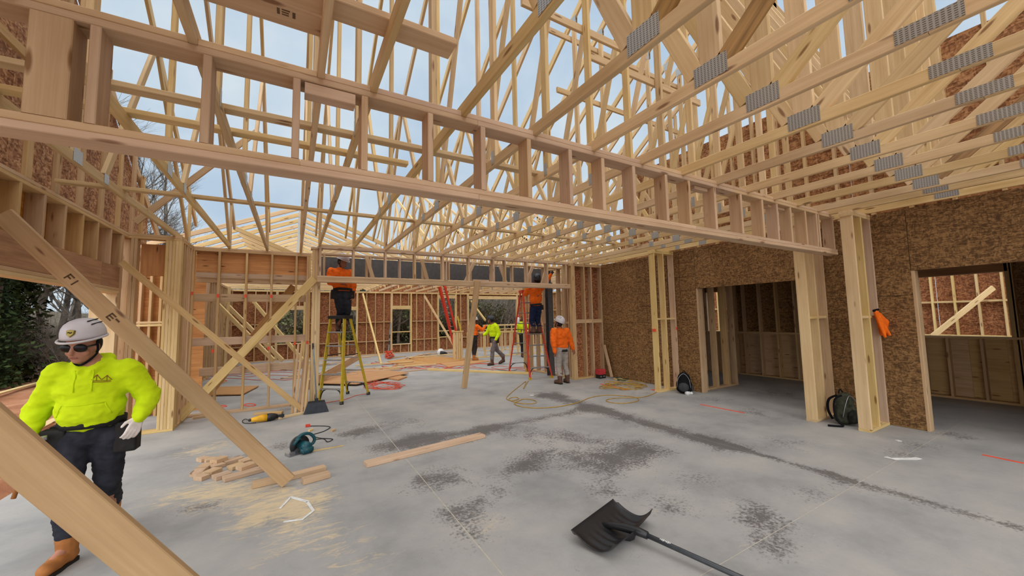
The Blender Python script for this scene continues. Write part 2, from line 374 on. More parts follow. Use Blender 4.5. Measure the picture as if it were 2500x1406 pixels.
# ------------------------------------------------------------------ right wall
WR = thing('wall_right', (7.43, 2.5, 0), 'long dark strand-board wall with two tall openings', 'wall', kind='structure')
def rp(y0, y1, z0, z1, m='osbd'):
    g = .003
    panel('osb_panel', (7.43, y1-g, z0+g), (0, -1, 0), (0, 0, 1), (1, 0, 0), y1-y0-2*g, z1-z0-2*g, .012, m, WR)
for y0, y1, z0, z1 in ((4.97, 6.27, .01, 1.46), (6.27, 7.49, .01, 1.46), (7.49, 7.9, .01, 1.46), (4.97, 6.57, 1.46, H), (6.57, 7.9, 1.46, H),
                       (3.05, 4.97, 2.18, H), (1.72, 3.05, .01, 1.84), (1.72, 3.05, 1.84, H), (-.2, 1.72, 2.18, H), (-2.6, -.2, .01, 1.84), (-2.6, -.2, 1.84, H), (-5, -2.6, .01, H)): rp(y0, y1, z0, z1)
for y0, y1 in ((4.99, 7.9), (1.74, 3.03), (-5, -.22)):
    span('bottom_plate', 7.445, 7.585, y0, y1, 0, .038, 'stud', WR); studs_y(WR, rng(y0+.02, y1-.02, .405), 7.445, 7.585, .038, 2.98)
span('top_plate', 7.445, 7.585, -5, 7.9, 2.984, H, 'stud', WR)
for y0, y1 in ((3.05, 4.97), (-.2, 1.72)):
    span('opening_header', 7.445, 7.585, y0, y1, 2.19, 2.43, 'lvl', WR)
    for y in (y0+.012, y1-.012): span('jamb', 7.436, 7.59, y-.019, y+.019, 0, 2.18, 'pine', WR)
    studs_y(WR, rng(y0+.3, y1-.2, .405), 7.445, 7.585, 2.43, 2.984)
# printed nail-guide grid lines on the upper sheets
M['guide'] = flat('guide_ink', (84, 48, 34), .8)
for y in (5.35, 5.66, 5.97, 6.28): span('guide_line', 7.4285, 7.4305, y-.004, y+.004, 1.5, H-.02, 'guide', WR)
for z in (1.85, 2.16, 2.46, 2.77):
    span('guide_line', 7.4285, 7.4305, 5.0, 6.55, z-.004, z+.004, 'guide', WR)
# stub walls that stand out from the right wall
def stub(nm, y0, label, x0=6.76, xs_=(6.80, 7.07, 7.40), mats=('pale', 'pale', 'pine'), blk=1.53):
    s = thing(nm, (7.1, y0+.07, 0), label, 'wall', kind='structure')
    span('bottom_plate', x0-.005, 7.428, y0, y0+.14, 0, .038, 'pale', s)
    for z in (2.984, 3.022): span('top_plate', x0-.02, 7.428, y0, y0+.14, z, z+.038, 'pale', s)
    span('stud', x0, x0+.038, y0, y0+.14, .038, 2.984, mats[0], s)
    for x, m in zip(xs_[1:], mats[1:]): span('stud', x-.019, x+.019, y0, y0+.14, .038, 2.984, m, s)
    lst = [x0+.038]+list(xs_[1:])
    for a, b in zip(lst, lst[1:]): span('blocking', a+.0, b-.019, y0+.01, y0+.13, blk, blk+.038, 'pale', s)
    return s
stA = stub('wall_stub', 5.47, 'pale stud stub wall with orange paint mark beside black backpack')
st0 = stub('wall_stub', 2.70, 'pale stud stub wall just beyond the green backpack')
st1 = stub('wall_stub', 2.09, 'pale stud stub wall with an orange jacket hung on its blocking')
# paint dabs on the far stub wall
for x0, x1, y, z in ((6.745, 6.757, 5.50, 1.28), (7.372, 7.408, 5.458, 1.30)):
    span('paint_mark', x0, x1, y, y+.012 if x0 > 7 else y+.09, z, z+.06, 'paint', stA)
# panel wall at far end of right wall, on the second header line
WF = thing('wall_end', (6.9, 7.85, 0), 'stud panel with reddish strand board behind where far header meets right wall', 'wall', kind='structure')
span('bottom_plate', 6.36, 7.43, 7.79, 7.93, 0, .038, 'stud', WF)
for z in (2.984, 3.022): span('top_plate', 6.3, 7.43, 7.79, 7.93, z, z+.038, 'stud', WF)
studs_x(WF, (6.38, 6.418, 6.456, 6.80, 7.05, 7.40), 7.79, 7.93, .038, 2.984)
for a, b in ((6.475, 6.78), (6.82, 7.03), (7.07, 7.38)): span('blocking', a, b, 7.80, 7.83, 1.46, 1.56, 'stud', WF)
panel('osb_panel', (6.47, 7.93, .01), (1, 0, 0), (0, 0, 1), (0, 1, 0), .96, 1.45, .012, 'osbr', WF)
panel('osb_panel', (6.47, 7.93, 1.466), (1, 0, 0), (0, 0, 1), (0, 1, 0), .96, 1.55, .012, 'osbr', WF)
# ------------------------------------------------------------------ dark rooms behind the right wall
WI = thing('wall_inner', (10.55, 3, 0), 'shadowed stud partition with window-like gaps seen through the wall openings', 'wall', kind='structure')
span('bottom_plate', 10.5, 10.64, -3, 7.2, 0.0, .038, 'stud', WI); span('top_plate', 10.5, 10.64, -3, 7.2, 2.98, H, 'stud', WI)
span('sill', 10.49, 10.65, -3, 7.2, 1.10, 1.14, 'stud', WI)
for y in rng(-2.8, 7.1, .405):
    full = not (1.28 < y < 2.40 or 5.95 < y < 6.75)
    span('stud', 10.5, 10.64, y-.019, y+.019, .038, 2.98 if full else 1.10, 'stud', WI)
for a, b in ((1.28, 2.40), (5.95, 6.75)):
    for y in (a, b): span('stud', 10.5, 10.64, y-.038, y+.038, .038, 2.98, 'stud', WI)
    span('window_header', 10.5, 10.64, a, b, 2.26, 2.45, 'lvl', WI)
k = 0
y = -3.0
while y < 7.2:
    wd = (.24, .19, .29, .24, .14)[k % 5]; panel('board', (10.645, y+wd-.004, .04), (0, -1, 0), (0, 0, 1), (1, 0, 0), wd-.002, 1.05, .019, 'stud', WI); y += wd; k += 1
panel('light_stop_panel', (10.67, 7.2, .0), (0, -1, 0), (0, 0, 1), (1, 0, 0), 10.2, 1.1, .012, 'osbd', WI)  # added behind the boards to stop light leaking through their gaps
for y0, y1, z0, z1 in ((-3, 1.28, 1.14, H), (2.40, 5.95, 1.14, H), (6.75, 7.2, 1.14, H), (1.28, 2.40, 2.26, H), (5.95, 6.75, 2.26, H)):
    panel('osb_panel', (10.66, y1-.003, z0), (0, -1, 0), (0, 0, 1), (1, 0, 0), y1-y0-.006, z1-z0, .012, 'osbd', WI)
for y0, y1 in ((3.0, 3.38), (3.82, 4.2)): span('cross_block', 10.50, 10.64, y0, y1, 1.62, 1.66, 'stud', WI)
# short cross partition just inside the first opening
WC = thing('wall_cross', (8.3, 5.1, 0), 'short shadowed stud partition just inside the opening beside the black backpack', 'wall', kind='structure')
span('bottom_plate', 7.6, 8.9, 5.03, 5.17, 0, .038, 'stud', WC); span('top_plate', 7.6, 8.9, 5.03, 5.17, 2.98, H, 'stud', WC)
studs_x(WC, (7.75, 8.15, 8.55, 8.6, 8.88), 5.03, 5.17, .038, 2.98)
WE = thing('wall_light_block', (9, 7.35, 0), 'unseen cross walls added to keep light out of the dark rooms', 'wall', kind='structure')  # unseen end walls, added so daylight does not brighten the side rooms
for yy in (7.25, -4.9):
    span('bottom_plate', 7.6, 10.5, yy, yy+.09, 0, .038, 'stud', WE); span('top_plate', 7.6, 10.5, yy, yy+.09, 2.98, H, 'stud', WE)
    studs_x(WE, rng(7.7, 10.4, .406), yy, yy+.09, .038, 2.98)
    for x in (7.6, 8.82, 10.04): panel('osb_panel', (x, yy+.092, .01), (1, 0, 0), (0, 0, 1), (0, 1, 0), 1.215 if x < 10 else .6, 3.05, .012, 'osbd', WE)
# outer wall further right, open to the sky
WO = thing('wall_outer', (15.3, 4, 0), 'bright strand-board outer wall with studs glimpsed through the inner gaps', 'wall', kind='structure')
span('bottom_plate', 15.2, 15.34, -3, 14, 0, .038, 'pale', WO); span('top_plate', 15.2, 15.34, -3, 14, 2.98, H, 'pale', WO)
studs_y(WO, rng(-2.9, 13.9, .405), 15.2, 15.34, .038, 2.98, 'pale')
for z in (.9, 1.8): span('blocking_row', 15.22, 15.30, -3, 14, z, z+.05, 'pale', WO)
for y in rng(-3, 13, 1.22): panel('osb_panel', (15.345, y+1.216, .01), (0, -1, 0), (0, 0, 1), (1, 0, 0), 1.21, 3.0, .012, 'osbr', WO)
br = board('brace_board', on(2425, 702, x=14.6), on(2275, 822, x=13.4), .12, .038, 'pale'); tag(br, 'pale diagonal brace glimpsed through the gap in shadowed inner partition', 'brace')
# roof deck over the rooms right of the wall
RD = thing('ceiling', (9, 2, 3.2), 'strand-board deck over the dark rooms right of the long wall', 'ceiling', kind='structure')
for i, y in enumerate(rng(-5, 7.0, 1.22)):
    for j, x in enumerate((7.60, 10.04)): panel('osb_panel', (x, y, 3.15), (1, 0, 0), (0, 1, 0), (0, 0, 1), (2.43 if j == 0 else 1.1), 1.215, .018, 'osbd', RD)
for y in rng(-4.9, 8.1, .61): span('ceiling_joist', 7.6, 11.1, y-.019, y+.019, 3.061, 3.15, 'stud', RD)
# ------------------------------------------------------------------ headers
def ladder_header(nm, y0, x0, x1, zb, nb, cr, label, m, zt=H, wide=None):
    h = thing(nm, ((x0+x1)/2, y0+.07, zb), label, 'header beam')
    cuts = [x0]+[x0+(x1-x0)*f for f in ((.36, .71) if x1-x0 > 7 else (.55,))]+[x1]
    for i in range(nb):
        c2 = cuts if i % 2 == 0 else [x0, x0+(x1-x0)*.24, x0+(x1-x0)*.63, x1]
        for a, b in zip(c2, c2[1:]): span('bottom_plate', a+.001, b-.001, y0+.002*(i % 2), y0+.14-.002*(i % 2), zb+.0385*i, zb+.0385*i+.038, m, h)
    for a, b in zip(cuts, cuts[1:]): span('top_plate', a+.001, b-.001, y0, y0+.14, zt-.038, zt, m, h)
    for c in cr:
        wdt = .038
        if isinstance(c, tuple): c, wdt = c
        span('cripple_stud', c-wdt/2, c+wdt/2, y0+random.uniform(0, .004), y0+.139, zb+.0385*nb, zt-.0385, m, h)
    return h
crA = [(-.953, .135), -.815, -.41, -.01, .355, .77, 1.16, 1.555, 1.96, 2.325, 2.71, 3.165, 3.525, 3.975, 4.485, 4.955, 5.31, 5.66, 6.07, 6.40, 6.47, 6.92]
HA = ladder_header('header_beam', 2.361, -2.19, 7.0, 2.478, 2, crA, 'long open ladder-framed header of short studs passing closest overhead', 'pine')
span('splice_block', .03, .30, 2.365, 2.45, 2.95, 3.018, 'pine', HA)
for a, b in ((5.20, 5.62), (3.70, 3.93)): span('splice_block', a, b, 2.42, 2.50, 2.985, 3.02, 'pine', HA)
crB = [.42, 1.0, 1.61, 2.21, 2.83, 3.45, 4.08, 4.40, 5.02, 5.64, 6.24]
HB = ladder_header('header_beam', 7.85, .37, 6.45, 2.385, 3, crB, 'grey-brown ladder-framed header above the workers on ladders', 'weath')
HB2 = ladder_header('header_beam', 8.36, .45, 6.45, 2.43, 2, [.52, 1.33, 1.40, 2.02, 2.55, 3.1, 3.16, 3.72, 4.3, 4.36, 4.9, 5.45, 5.9], 'second ladder-framed header right behind the one over the workers', 'weath', 3.02)
for a, b in ((1.45, 1.30), (2.62, 2.47), (3.5, 3.75), (4.65, 4.45), (5.2, 5.45), (5.7, 5.9)):
    board('cripple_diagonal', (a, 8.26, 2.47), (b, 8.26, 2.98), .075, .038, 'weath', HB2, up=(1, 0, 0))
span('offcut_rider', 3.55, 3.95, 7.86, 7.96, 2.50, 2.535, 'pine', HB)
# steel beam and column behind
SB = span('steel_beam', .5, 6.55, 8.98, 9.0, 2.63, 3.04, 'steel'); tag(SB, 'dark grey painted steel beam behind the far header', 'beam')
bm = bmesh.new(); bmbox(bm, -.08, .08, -.08, -.07, 0, 2.62); bmbox(bm, -.08, .08, .07, .08, 0, 2.62); bmbox(bm, -.005, .005, -.07, .07, 0, 2.62)
SC = bm_obj('steel_column', bm, 'steel', mat4=Matrix.Translation((6.32, 8.78, 0))); tag(SC, 'dark grey steel column standing beside the worker on red ladder', 'column')
# post at the left end of the far header, with its cap
PT = thing('timber_post', (.37, 8.1, 0), 'tall pale built-up post at the left end of far header', 'post')
for i in range(3): span('post_ply', .30+.0385*i*1.22, .30+.0385*(i*1.22+1.18), 8.02, 8.16, .0, 3.02, 'pale', PT)
span('post_cap', .27, .47, 8.0, 8.18, 3.02, 3.06, 'weath', PT)
# ------------------------------------------------------------------ left wall with wide opening
WL = thing('wall_left', (-2.27, 5, 0), 'framed wall with wide opening to the clay yard and strand-board gable above', 'wall', kind='structure')
xl0, xl1 = -2.34, -2.20
for z in (2.984, 3.022): span('top_plate', xl0, xl1, -5, 7.99, z, z+.038, 'stud', WL)
span('opening_plate', xl0, xl1, -5, 7.6, 2.11, 2.149, 'pale', WL); span('opening_plate', xl0, xl1, -5, 7.6, 2.15, 2.188, 'stud', WL)
span('lvl_beam', xl1-.05, xl1-.004, -5, 7.0, 2.19, 2.495, 'lvl', WL); span('lvl_beam', xl1-.05, xl1-.004, 7.005, 7.7, 2.19, 2.495, 'lvl', WL)
studs_y(WL, rng(.75, 7.7, .405), xl0, xl1, 2.496, 2.983, 'stud', name='cripple_stud')
panel('back_board', (xl0-.012, 7.8, 2.19), (0, -1, 0), (0, 0, 1), (1, 0, 0), 12.0, .80, .012, 'ply', WL)
for y in (7.62, 7.66, 7.95): span('stud', xl0, xl1, y-.019, y+.019, 0, 2.98, 'stud', WL)
span('jamb_board', xl0-.15, xl1-.01, 7.58, 7.60, .0, 2.11, 'pale', WL)
# gable end above it
for y in (.9, 1.5, 2.1, 2.7, 3.3, 3.9, 4.5, 5.31, 5.82, 6.33, 6.9, 7.46, 7.99, 8.4):
    ztop = 4.40+.667*(8.06-y)
    span('gable_stud', -2.24, -2.202, y-.045, y+.045, 3.062, ztop-.05, 'stud', WL)
vs_, yv = [], [9.2, 7.7, 5.3, 2.9, .5, -1.0]
for a, b in zip(yv[1:], yv):
    tz = lambda y: min(4.38+.667*(8.06-y), 8.7)
    g = .004
    P8 = [(-2.352, a+g, 3.06), (-2.352, b-g, 3.06), (-2.352, b-g, max(tz(b), 3.1)), (-2.352, a+g, tz(a))]
    me_v = P8+[(x+.012, y, z) for x, y, z in P8]
    c = V((-2.346, (a+b)/2, 4))
    mesh_obj('osb_panel', [V(p)-c for p in me_v], [(0, 1, 2, 3), (4, 7, 6, 5), (0, 4, 5, 1), (1, 5, 6, 2), (2, 6, 7, 3), (3, 7, 4, 0)], 'osbl', WL, mat4=Matrix.Translation(c))
board('barge_rafter', (-2.28, 9.6, 3.32), (-2.28, .4, 9.46), .14, .038, 'stud', WL)
for y, z in ((4.2, 4.1), (3.0, 5.2)): span('cross_rail', -2.20, -2.162, y-1.5, y+2.0, z, z+.089, 'stud', WL)
# ------------------------------------------------------------------ bumped closet and partition, left of the post
WB = thing('wall_closet', (-1.9, 8.2, 0), 'small framed closet of clustered studs in the left corner', 'wall', kind='structure')
for z in (2.984, 3.022): span('top_plate', -2.2, -1.58, 7.86, 8.0, z, z+.038, 'stud', WB)
studs_x(WB, (-2.16, -2.12), 7.86, 8.0, .0, 2.984)
studs_x(WB, (-1.755, -1.715, -1.675, -1.635, -1.597), 7.86, 8.0, .038, 2.984, 'pale')
span('bottom_plate', -2.2, -1.58, 7.86, 8.0, 0, .038, 'pale', WB)
for z in (2.984, 3.022): span('top_plate', -1.72, -1.58, 8.0, 8.75, z, z+.038, 'stud', WB)
studs_y(WB, (8.12, 8.30, 8.42, 8.60, 8.64), -1.72, -1.58, .038, 2.984)
span('bottom_plate', -1.72, -1.58, 8.0, 8.75, 0, .038, 'stud', WB)
for x in (-2.5, -2.36, -2.22, -2.08, -1.94, -1.82): span('stud', x-.07, x-.032, 9.30, 9.44, 0, 2.98, 'stud', WB)
panel('back_panel', (-3.0, 9.45, 0), (1, 0, 0), (0, 0, 1), (0, 1, 0), 1.5, 3.0, .012, 'ply', WB)
span('blocking', -2.6, -1.75, 9.29, 9.33, 1.62, 1.66, 'pale', WB); span('blocking', -2.6, -1.75, 9.29, 9.33, 1.67, 1.71, 'pale', WB)
span('box_header', -2.10, -1.755, 8.02, 8.10, 2.43, 2.93, 'ply', WB)
span('blocking', -2.4, -2.1, 8.3, 8.36, 2.4, 2.9, 'stud', WB)
WP = thing('wall_partition', (-.65, 8.82, 0), 'open stud partition with plywood header, rail boards and crossed braces', 'wall', kind='structure')
span('bottom_plate', -1.6, .30, 8.75, 8.89, 0, .038, 'stud', WP)
for z in (2.984, 3.022): span('top_plate', -1.72, .30, 8.75, 8.89, z, z+.038, 'stud', WP)
studs_x(WP, (-1.585, -1.21, -.79, -.38, .04, .24, .279), 8.75, 8.84, .038, 2.984)
panel('plywood_header', (-1.56, 8.85, 2.60), (1, 0, 0), (0, 0, 1), (0, 1, 0), 1.82, .38, .018, 'ply', WP)
span('header_plate', -1.56, .26, 8.85, 8.89, 2.51, 2.60, 'weath', WP); span('header_plate', -1.56, .26, 8.90, 8.99, 2.42, 2.51, 'weath', WP)
for z, x0, x1 in ((2.055, -1.66, .26), (1.245, -1.72, .26), (.70, -1.45, .26)): span('rail_board', x0, x1, 8.845, 8.883, z, z+.145, 'weath', WP)
for x, z in ((-1.21, 2.13), (-.79, 2.13), (-.38, 2.13), (-1.585, 2.17), (-1.25, 1.12), (-.4, 1.12), (.04, 1.19), (.26, 1.2)):
    span('paint_mark', x-.02, x+.02, 8.7465, 8.7495, z, z+.06, 'paint', WP)
# ------------------------------------------------------------------ trusses over the main room
tcz = lambda y: 4.40+.667*(8.06-y)
RY = 1.29
def ctz(y): return tcz(y) if y >= RY else tcz(2*RY-y)
PL = [(1.29, .215, .125), (.495, .25, .085), (4.66, .16, .12), (5.25, .11, .10), (-1.6, .2, .1)]
def truss(x, label, group, yend=8.02, seed=0, doubled=False):
    rnd = random.Random(seed)
    t = thing('roof_truss', (x, 2.0, H), label, 'truss', group)
    m = 'truss'; th = .038
    def mem(nm, a, b, wd, mm=m, dx=0.0): return board(nm, (x+dx, a[0], a[1]), (x+dx, b[0], b[1]), wd, th, mm, t)
    zc = H+.0445
    mem('bottom_chord', (-5.4, zc), (.495, zc), .089); mem('bottom_chord', (.497, zc), (yend, zc), .089)
    mem('top_chord', (9.35, ctz(9.35)+.05), (RY+.01, ctz(RY)+.05), .12); mem('top_chord', (-6.7, ctz(-6.7)+.05), (RY-.01, ctz(RY)+.05), .12)
    dark = 'bark' if rnd.random() < .28 else m
    zb = H+.089
    mem('web', (1.29, zb), (1.29, ctz(1.29)-.05), .14)
    mem('web', (1.39, zb+.02), (3.28, ctz(3.28)-.02), .12)
    mem('web', (1.20, zb+.02), (-2.45, ctz(-2.45)-.03), .12, dark)
    mem('web', (3.05, zb), (3.05, ctz(3.05)), .089)
    mem('web', (4.66, zb), (4.66, ctz(4.66)), .089)
    if x > 1.3: mem('web', (4.60, zb+.02), (3.12, ctz(3.12)-.25), .089, m)
    mem('web', (5.25, zb), (6.55, ctz(6.55)), .089)
    mem('web', (6.62, ctz(6.62)), (yend-.12, zb+.02), .089)
    mem('web', (yend-.05, zb), (yend-.05, ctz(yend-.05)), .089)
    mem('web', (-1.6, zb), (-.3, ctz(-.3)), .089); mem('web', (-1.6, zb), (-3.6, ctz(-3.6)), .089)
    for y, L, h in PL:
        for s in (-1, 1):
            panel('connector_plate', (x+s*.0205, y-L/2, H+.008 if y != 1.29 else H+.02), (0, 1, 0), (0, 0, 1), (s, 0, 0), L, h, .0015, 'plate', t)
    for y in (4.66, 6.58, 3.05, 3.28):
        for s in (-1, 1): panel('connector_plate', (x+s*.0205, y-.07, ctz(y)-.09), (0, 1, 0), (0, 0, 1), (s, 0, 0), .13, .15, .0015, 'plate', t)
    if yend > 8.3:
        for s in (-1, 1): panel('connector_plate', (x+s*.0205, yend-.18, H+.03), (0, 1, 0), (0, 0, 1), (s, 0, 0), .16, .13, .0015, 'plate', t)
    for s in (-1, 1): panel('connector_plate', (x+s*.0205, 3.03, H+.02), (0, 1, 0), (0, 0, 1), (s, 0, 0), .05, .13, .0015, 'plate', t)
    return t
for i, x in enumerate((-1.68, -1.07, -.47, .11)): truss(x, 'open wooden roof truss ending on the stud partition, %s from the left gable' % ORD[i], 'trusses over the partition', 8.86, 10+i)
for k in range(-1, 10): truss(1.01+.605*k, 'roof truss with punched metal plates spanning both headers, %s from right gable' % ORD[11-k], 'trusses over both headers', 8.02, 30+k)
truss(6.83, 'roof truss with punched metal plates spanning both headers, second from right gable', 'trusses over both headers', 8.02, 77)
truss(7.30, 'roof truss with punched metal plates spanning both headers, first from right gable', 'trusses over both headers', 8.02, 78)
# blocks laid flat on the near header between trusses
xsT = [-2.18, -1.68, -1.07, -.47, .11]+[1.01+.605*k for k in range(-1, 10)]+[6.83]
for a, b in zip(xsT, xsT[1:]):
    if b-a > .12: span('top_block', a+.02, b-.02, 2.362, 2.50, 3.0605, 3.0985, 'pine', HA)
    if a > .3 and b < 6.5: span('top_block', a+.02, b-.02, 7.853, 7.985, 3.0605, 3.0985, 'weath', HB)
# right gable end: studs on strand board
WG = thing('wall_gable', (7.5, 3, 3.06), 'gable end of close studs over reddish strand board above the right wall', 'wall', kind='structure')
for y in rng(-4.0, 8.4, .405):
    span('gable_stud', 7.50, 7.589, y-.019, y+.019, 3.062, ctz(y), 'truss', WG)
for i, y in enumerate(rng(-5, 6.6, 2.44)):
    for z0, z1 in ((3.06, 4.08), (4.08, 5.30)):
        y1 = min(y+2.44, 8.0)
        if z1 > 5 and y1 > 7: y1 = 6.9
        panel('osb_panel', (7.592, y1-.003, z0+.003), (0, -1, 0), (0, 0, 1), (1, 0, 0), y1-y-.006, z1-z0-.006, .012, 'osbg', WG)
for s, y2 in ((1, 9.3), (-1, -6.7)): board('top_chord', (7.52, y2, ctz(y2)+.05), (7.52, RY, ctz(RY)+.05), .12, .038, 'truss', WG)
# ------------------------------------------------------------------ lateral bracing and loose planks on the trusses
def brace(x0, x1, y, z, label, m='truss', wd=.038, th=.089, grp=None):
    o = span('lateral_brace', x0, x1, y-th/2, y+th/2, z, z+wd, m); return tag(o, label, 'brace', grp)
zt = H+.0895
brace(-2.15, 2.62, 3.24, zt, 'lateral brace nailed across bottom chords right behind the near header')
brace(-2.15, .94, 3.62, zt, 'lateral brace across bottom chords with a free end behind the near header')
brace(-2.15, 1.8, 4.10, zt, 'lateral brace third behind the near header', 'stud')
brace(-2.18, 6.4, 5.72, zt, 'long lateral brace across bottom chords midway to the far header')
brace(1.9, 7.2, 4.05, zt, 'lateral brace across bottom chords in front of the reddish strand board')
span_x = [(2.0, 3.6, 4.90), (2.9, 5.0, 4.62)]
for x0, x1, z in span_x:
    o = span('lateral_brace', x0, x1, 3.10, 3.138, z, z+.089, 'truss'); tag(o, 'horizontal brace nailed across upright webs, %s of two' % ('upper' if z > 4.8 else 'lower'), 'brace')
for x0, x1, y, z in ((3.2, 7.2, 4.73, 6.35), (3.7, 6.8, 4.73, 5.35), (1.0, 7.2, 1.37, 5.3)):
    o = span('lateral_brace', x0, x1, y, y+.038, z, z+.089, 'truss'); tag(o, 'high horizontal brace tying the truss webs, %s' % {6.35: 'topmost', 5.35: 'just under the topmost', 5.3: 'on the wide central webs'}[z], 'brace')
o = board('diagonal_brace', (-1.75, 3.12, 2.98+.2), (-.28, 3.12, 4.55), .089, .038, 'truss'); tag(o, 'diagonal brace rising across the webs above near header left end', 'brace')
o = board('diagonal_brace', (-2.1, 7.7, 3.2), (-.6, 7.7, 5.0), .089, .038, 'stud'); tag(o, 'diagonal brace climbing the truss ends beside the left gable', 'brace')
o = span('loose_plank', -2.0, .11, 2.0, 2.14, zt+.001, zt+.039, 'pine'); tag(o, 'stamped plank lying flat on the truss chords, shorter one', 'plank')
M['ink0'] = flat('plank_ink', (110, 84, 60), .9)
bm = bmesh.new()
for x0, x1, y0, y1 in ((-.10, -.088, 2.02, 2.06), (-.08, -.05, 2.05, 2.058), (-.08, -.05, 2.035, 2.042), (-.08, -.045, 2.018, 2.026), (-.035, -.022, 2.02, 2.06)): bmbox(bm, x0, x1, y0, y1, zt-.0005, zt+.0012)
bm_obj('stamp_mark', bm, 'ink0', o)
o = span('loose_plank', -.9, .75, 1.84, 1.98, zt+.001, zt+.039, 'pine'); tag(o, 'plank lying flat on the truss chords with its sawn end jutting out', 'plank')
# ------------------------------------------------------------------ far room
FY = 19.3
WFAR = thing('wall_far', (5, FY, 0), 'far stud wall with window openings, strand board behind', 'wall', kind='structure')
wins = [(-.58, .40, .72, 2.19, None), (1.95, 2.61, .72, 2.16, None), (4.29, 5.19, .46, 2.19, 1.03), (6.71, 7.64, .72, 2.76, 1.0), (8.44, 11.52, 1.03, 2.73, None)]
span('bottom_plate', -2.3, 13, FY, FY+.14, 0, .038, 'stud', WFAR)
for z in (2.984, 3.022): span('top_plate', -2.3, 13, FY, FY+.14, z, z+.038, 'pale', WFAR)
def inwin(x): return next((q for q in wins if q[0]-.03 < x < q[1]+.03), None)
for x in rng(-2.2, 12.9, .406):
    q = inwin(x)
    if q is None: span('stud', x-.019, x+.019, FY, FY+.14, .038, 2.984, 'stud', WFAR)
    else:
        span('cripple_stud', x-.019, x+.019, FY, FY+.14, .038, q[2]-.04, 'stud', WFAR)
        if 2.984-q[3] > .35: span('cripple_stud', x-.019, x+.019, FY, FY+.14, q[3]+.18, 2.984, 'stud', WFAR)
for a, b, z0, z1, rail in wins:
    for x in (a-.06, a-.02, b+.02, b+.06): span('jack_stud', x-.019, x+.019, FY-.002, FY+.14, .038, 2.984, 'pale', WFAR)
    span('window_header', a, b, FY, FY+.14, z1, min(z1+.18, 2.98), 'pale', WFAR)
    for z in (z0-.04,): span('sill', a, b, FY-.004, FY+.14, z, z+.04, 'pale', WFAR)
    if rail: span('window_rail', a, b, FY+.05, FY+.09, rail, rail+.05, 'pale', WFAR)
edges = [-2.3]
for q in wins: edges += [q[0], q[1]]
edges.append(13)
def fpan(x0, x1, z0, z1):
    n_ = max(1, round((x1-x0)/1.22)); d = (x1-x0)/n_
    for i in range(n_): panel('osb_panel', (x0+i*d+.002, FY+.142, z0), (1, 0, 0), (0, 0, 1), (0, 1, 0), d-.004, z1-z0, .012, 'osbr', WFAR)
for i in range(0, len(edges), 2): fpan(edges[i], edges[i+1], .02, H)
for a, b, z0, z1, rail in wins: fpan(a, b, .02, z0-.01); fpan(a, b, z1+.01, H) if H-z1 > .1 else None
for z in (1.55, .62):
    for a, b in ((-2.2, -.66), (.48, 1.87), (2.7, 4.2), (5.3, 6.6), (7.75, 8.33), (11.6, 13)): span('blocking_row', a, b, FY+.02, FY+.12, z, z+.04, 'stud', WFAR)
for x in rng(6.9, 13, .406): span('gable_stud', x-.019, x+.019, FY, FY+.09, 3.062, 3.75, 'pale', WFAR)
for x in rng(3.2, 12, 1.22): panel('osb_panel', (x, FY+.1, 3.06), (1, 0, 0), (0, 0, 1), (0, 1, 0), 1.215, 1.2, .012, 'osbr', WFAR)
# side walls of the far room
WS = thing('wall_far_left', (-2.3, 14, 0), 'stud side wall left of the far room', 'wall', kind='structure')
span('bottom_plate', -2.34, -2.2, 9.5, FY, 0, .038, 'stud', WS); span('top_plate', -2.34, -2.2, 9.5, FY, 2.984, H, 'stud', WS)
studs_y(WS, rng(9.6, 19.2, .406), -2.34, -2.2, .038, 2.984)
for y in rng(9.5, 18.2, 1.22): panel('osb_panel', (-2.353, y+1.215, .01), (0, -1, 0), (0, 0, 1), (1, 0, 0), 1.21, 3.0, .012, 'osbd', WS)
WS2 = thing('wall_far_right', (12.6, 14, 0), 'stud side wall right of the far room', 'wall', kind='structure')
span('bottom_plate', 12.6, 12.74, 8.2, FY, 0, .038, 'pale', WS2); span('top_plate', 12.6, 12.74, 8.2, FY, 2.984, H, 'pale', WS2)
studs_y(WS2, rng(8.3, 19.2, .406), 12.6, 12.74, .038, 2.984, 'pale')
for z in (1.0, 2.0): span('blocking_row', 12.62, 12.70, 8.3, 19.2, z, z+.05, 'pale', WS2)
for y in rng(8.2, 18.2, 1.22): panel('osb_panel', (12.745, y+1.215, .01), (0, -1, 0), (0, 0, 1), (1, 0, 0), 1.21, 3.0, .012, 'osbl', WS2)
# return wall of doubled studs behind the far header's right end
WRT = thing('wall_return', (6.5, 9, 0), 'row of deep brown studs behind the right end of far header', 'wall', kind='structure')
span('bottom_plate', 6.42, 6.56, 7.95, 10.4, 0, .038, 'stud', WRT); span('top_plate', 6.42, 6.56, 7.95, 10.4, 2.984, H, 'stud', WRT)
studs_y(WRT, (8.05, 8.25, 8.29, 8.55, 9.25, 9.65, 10.05, 10.38), 6.42, 6.56, .038, 2.984, 'stud')
for z in (1.45,): span('blocking_row', 6.44, 6.54, 8.05, 10.38, z, z+.05, 'stud', WRT)
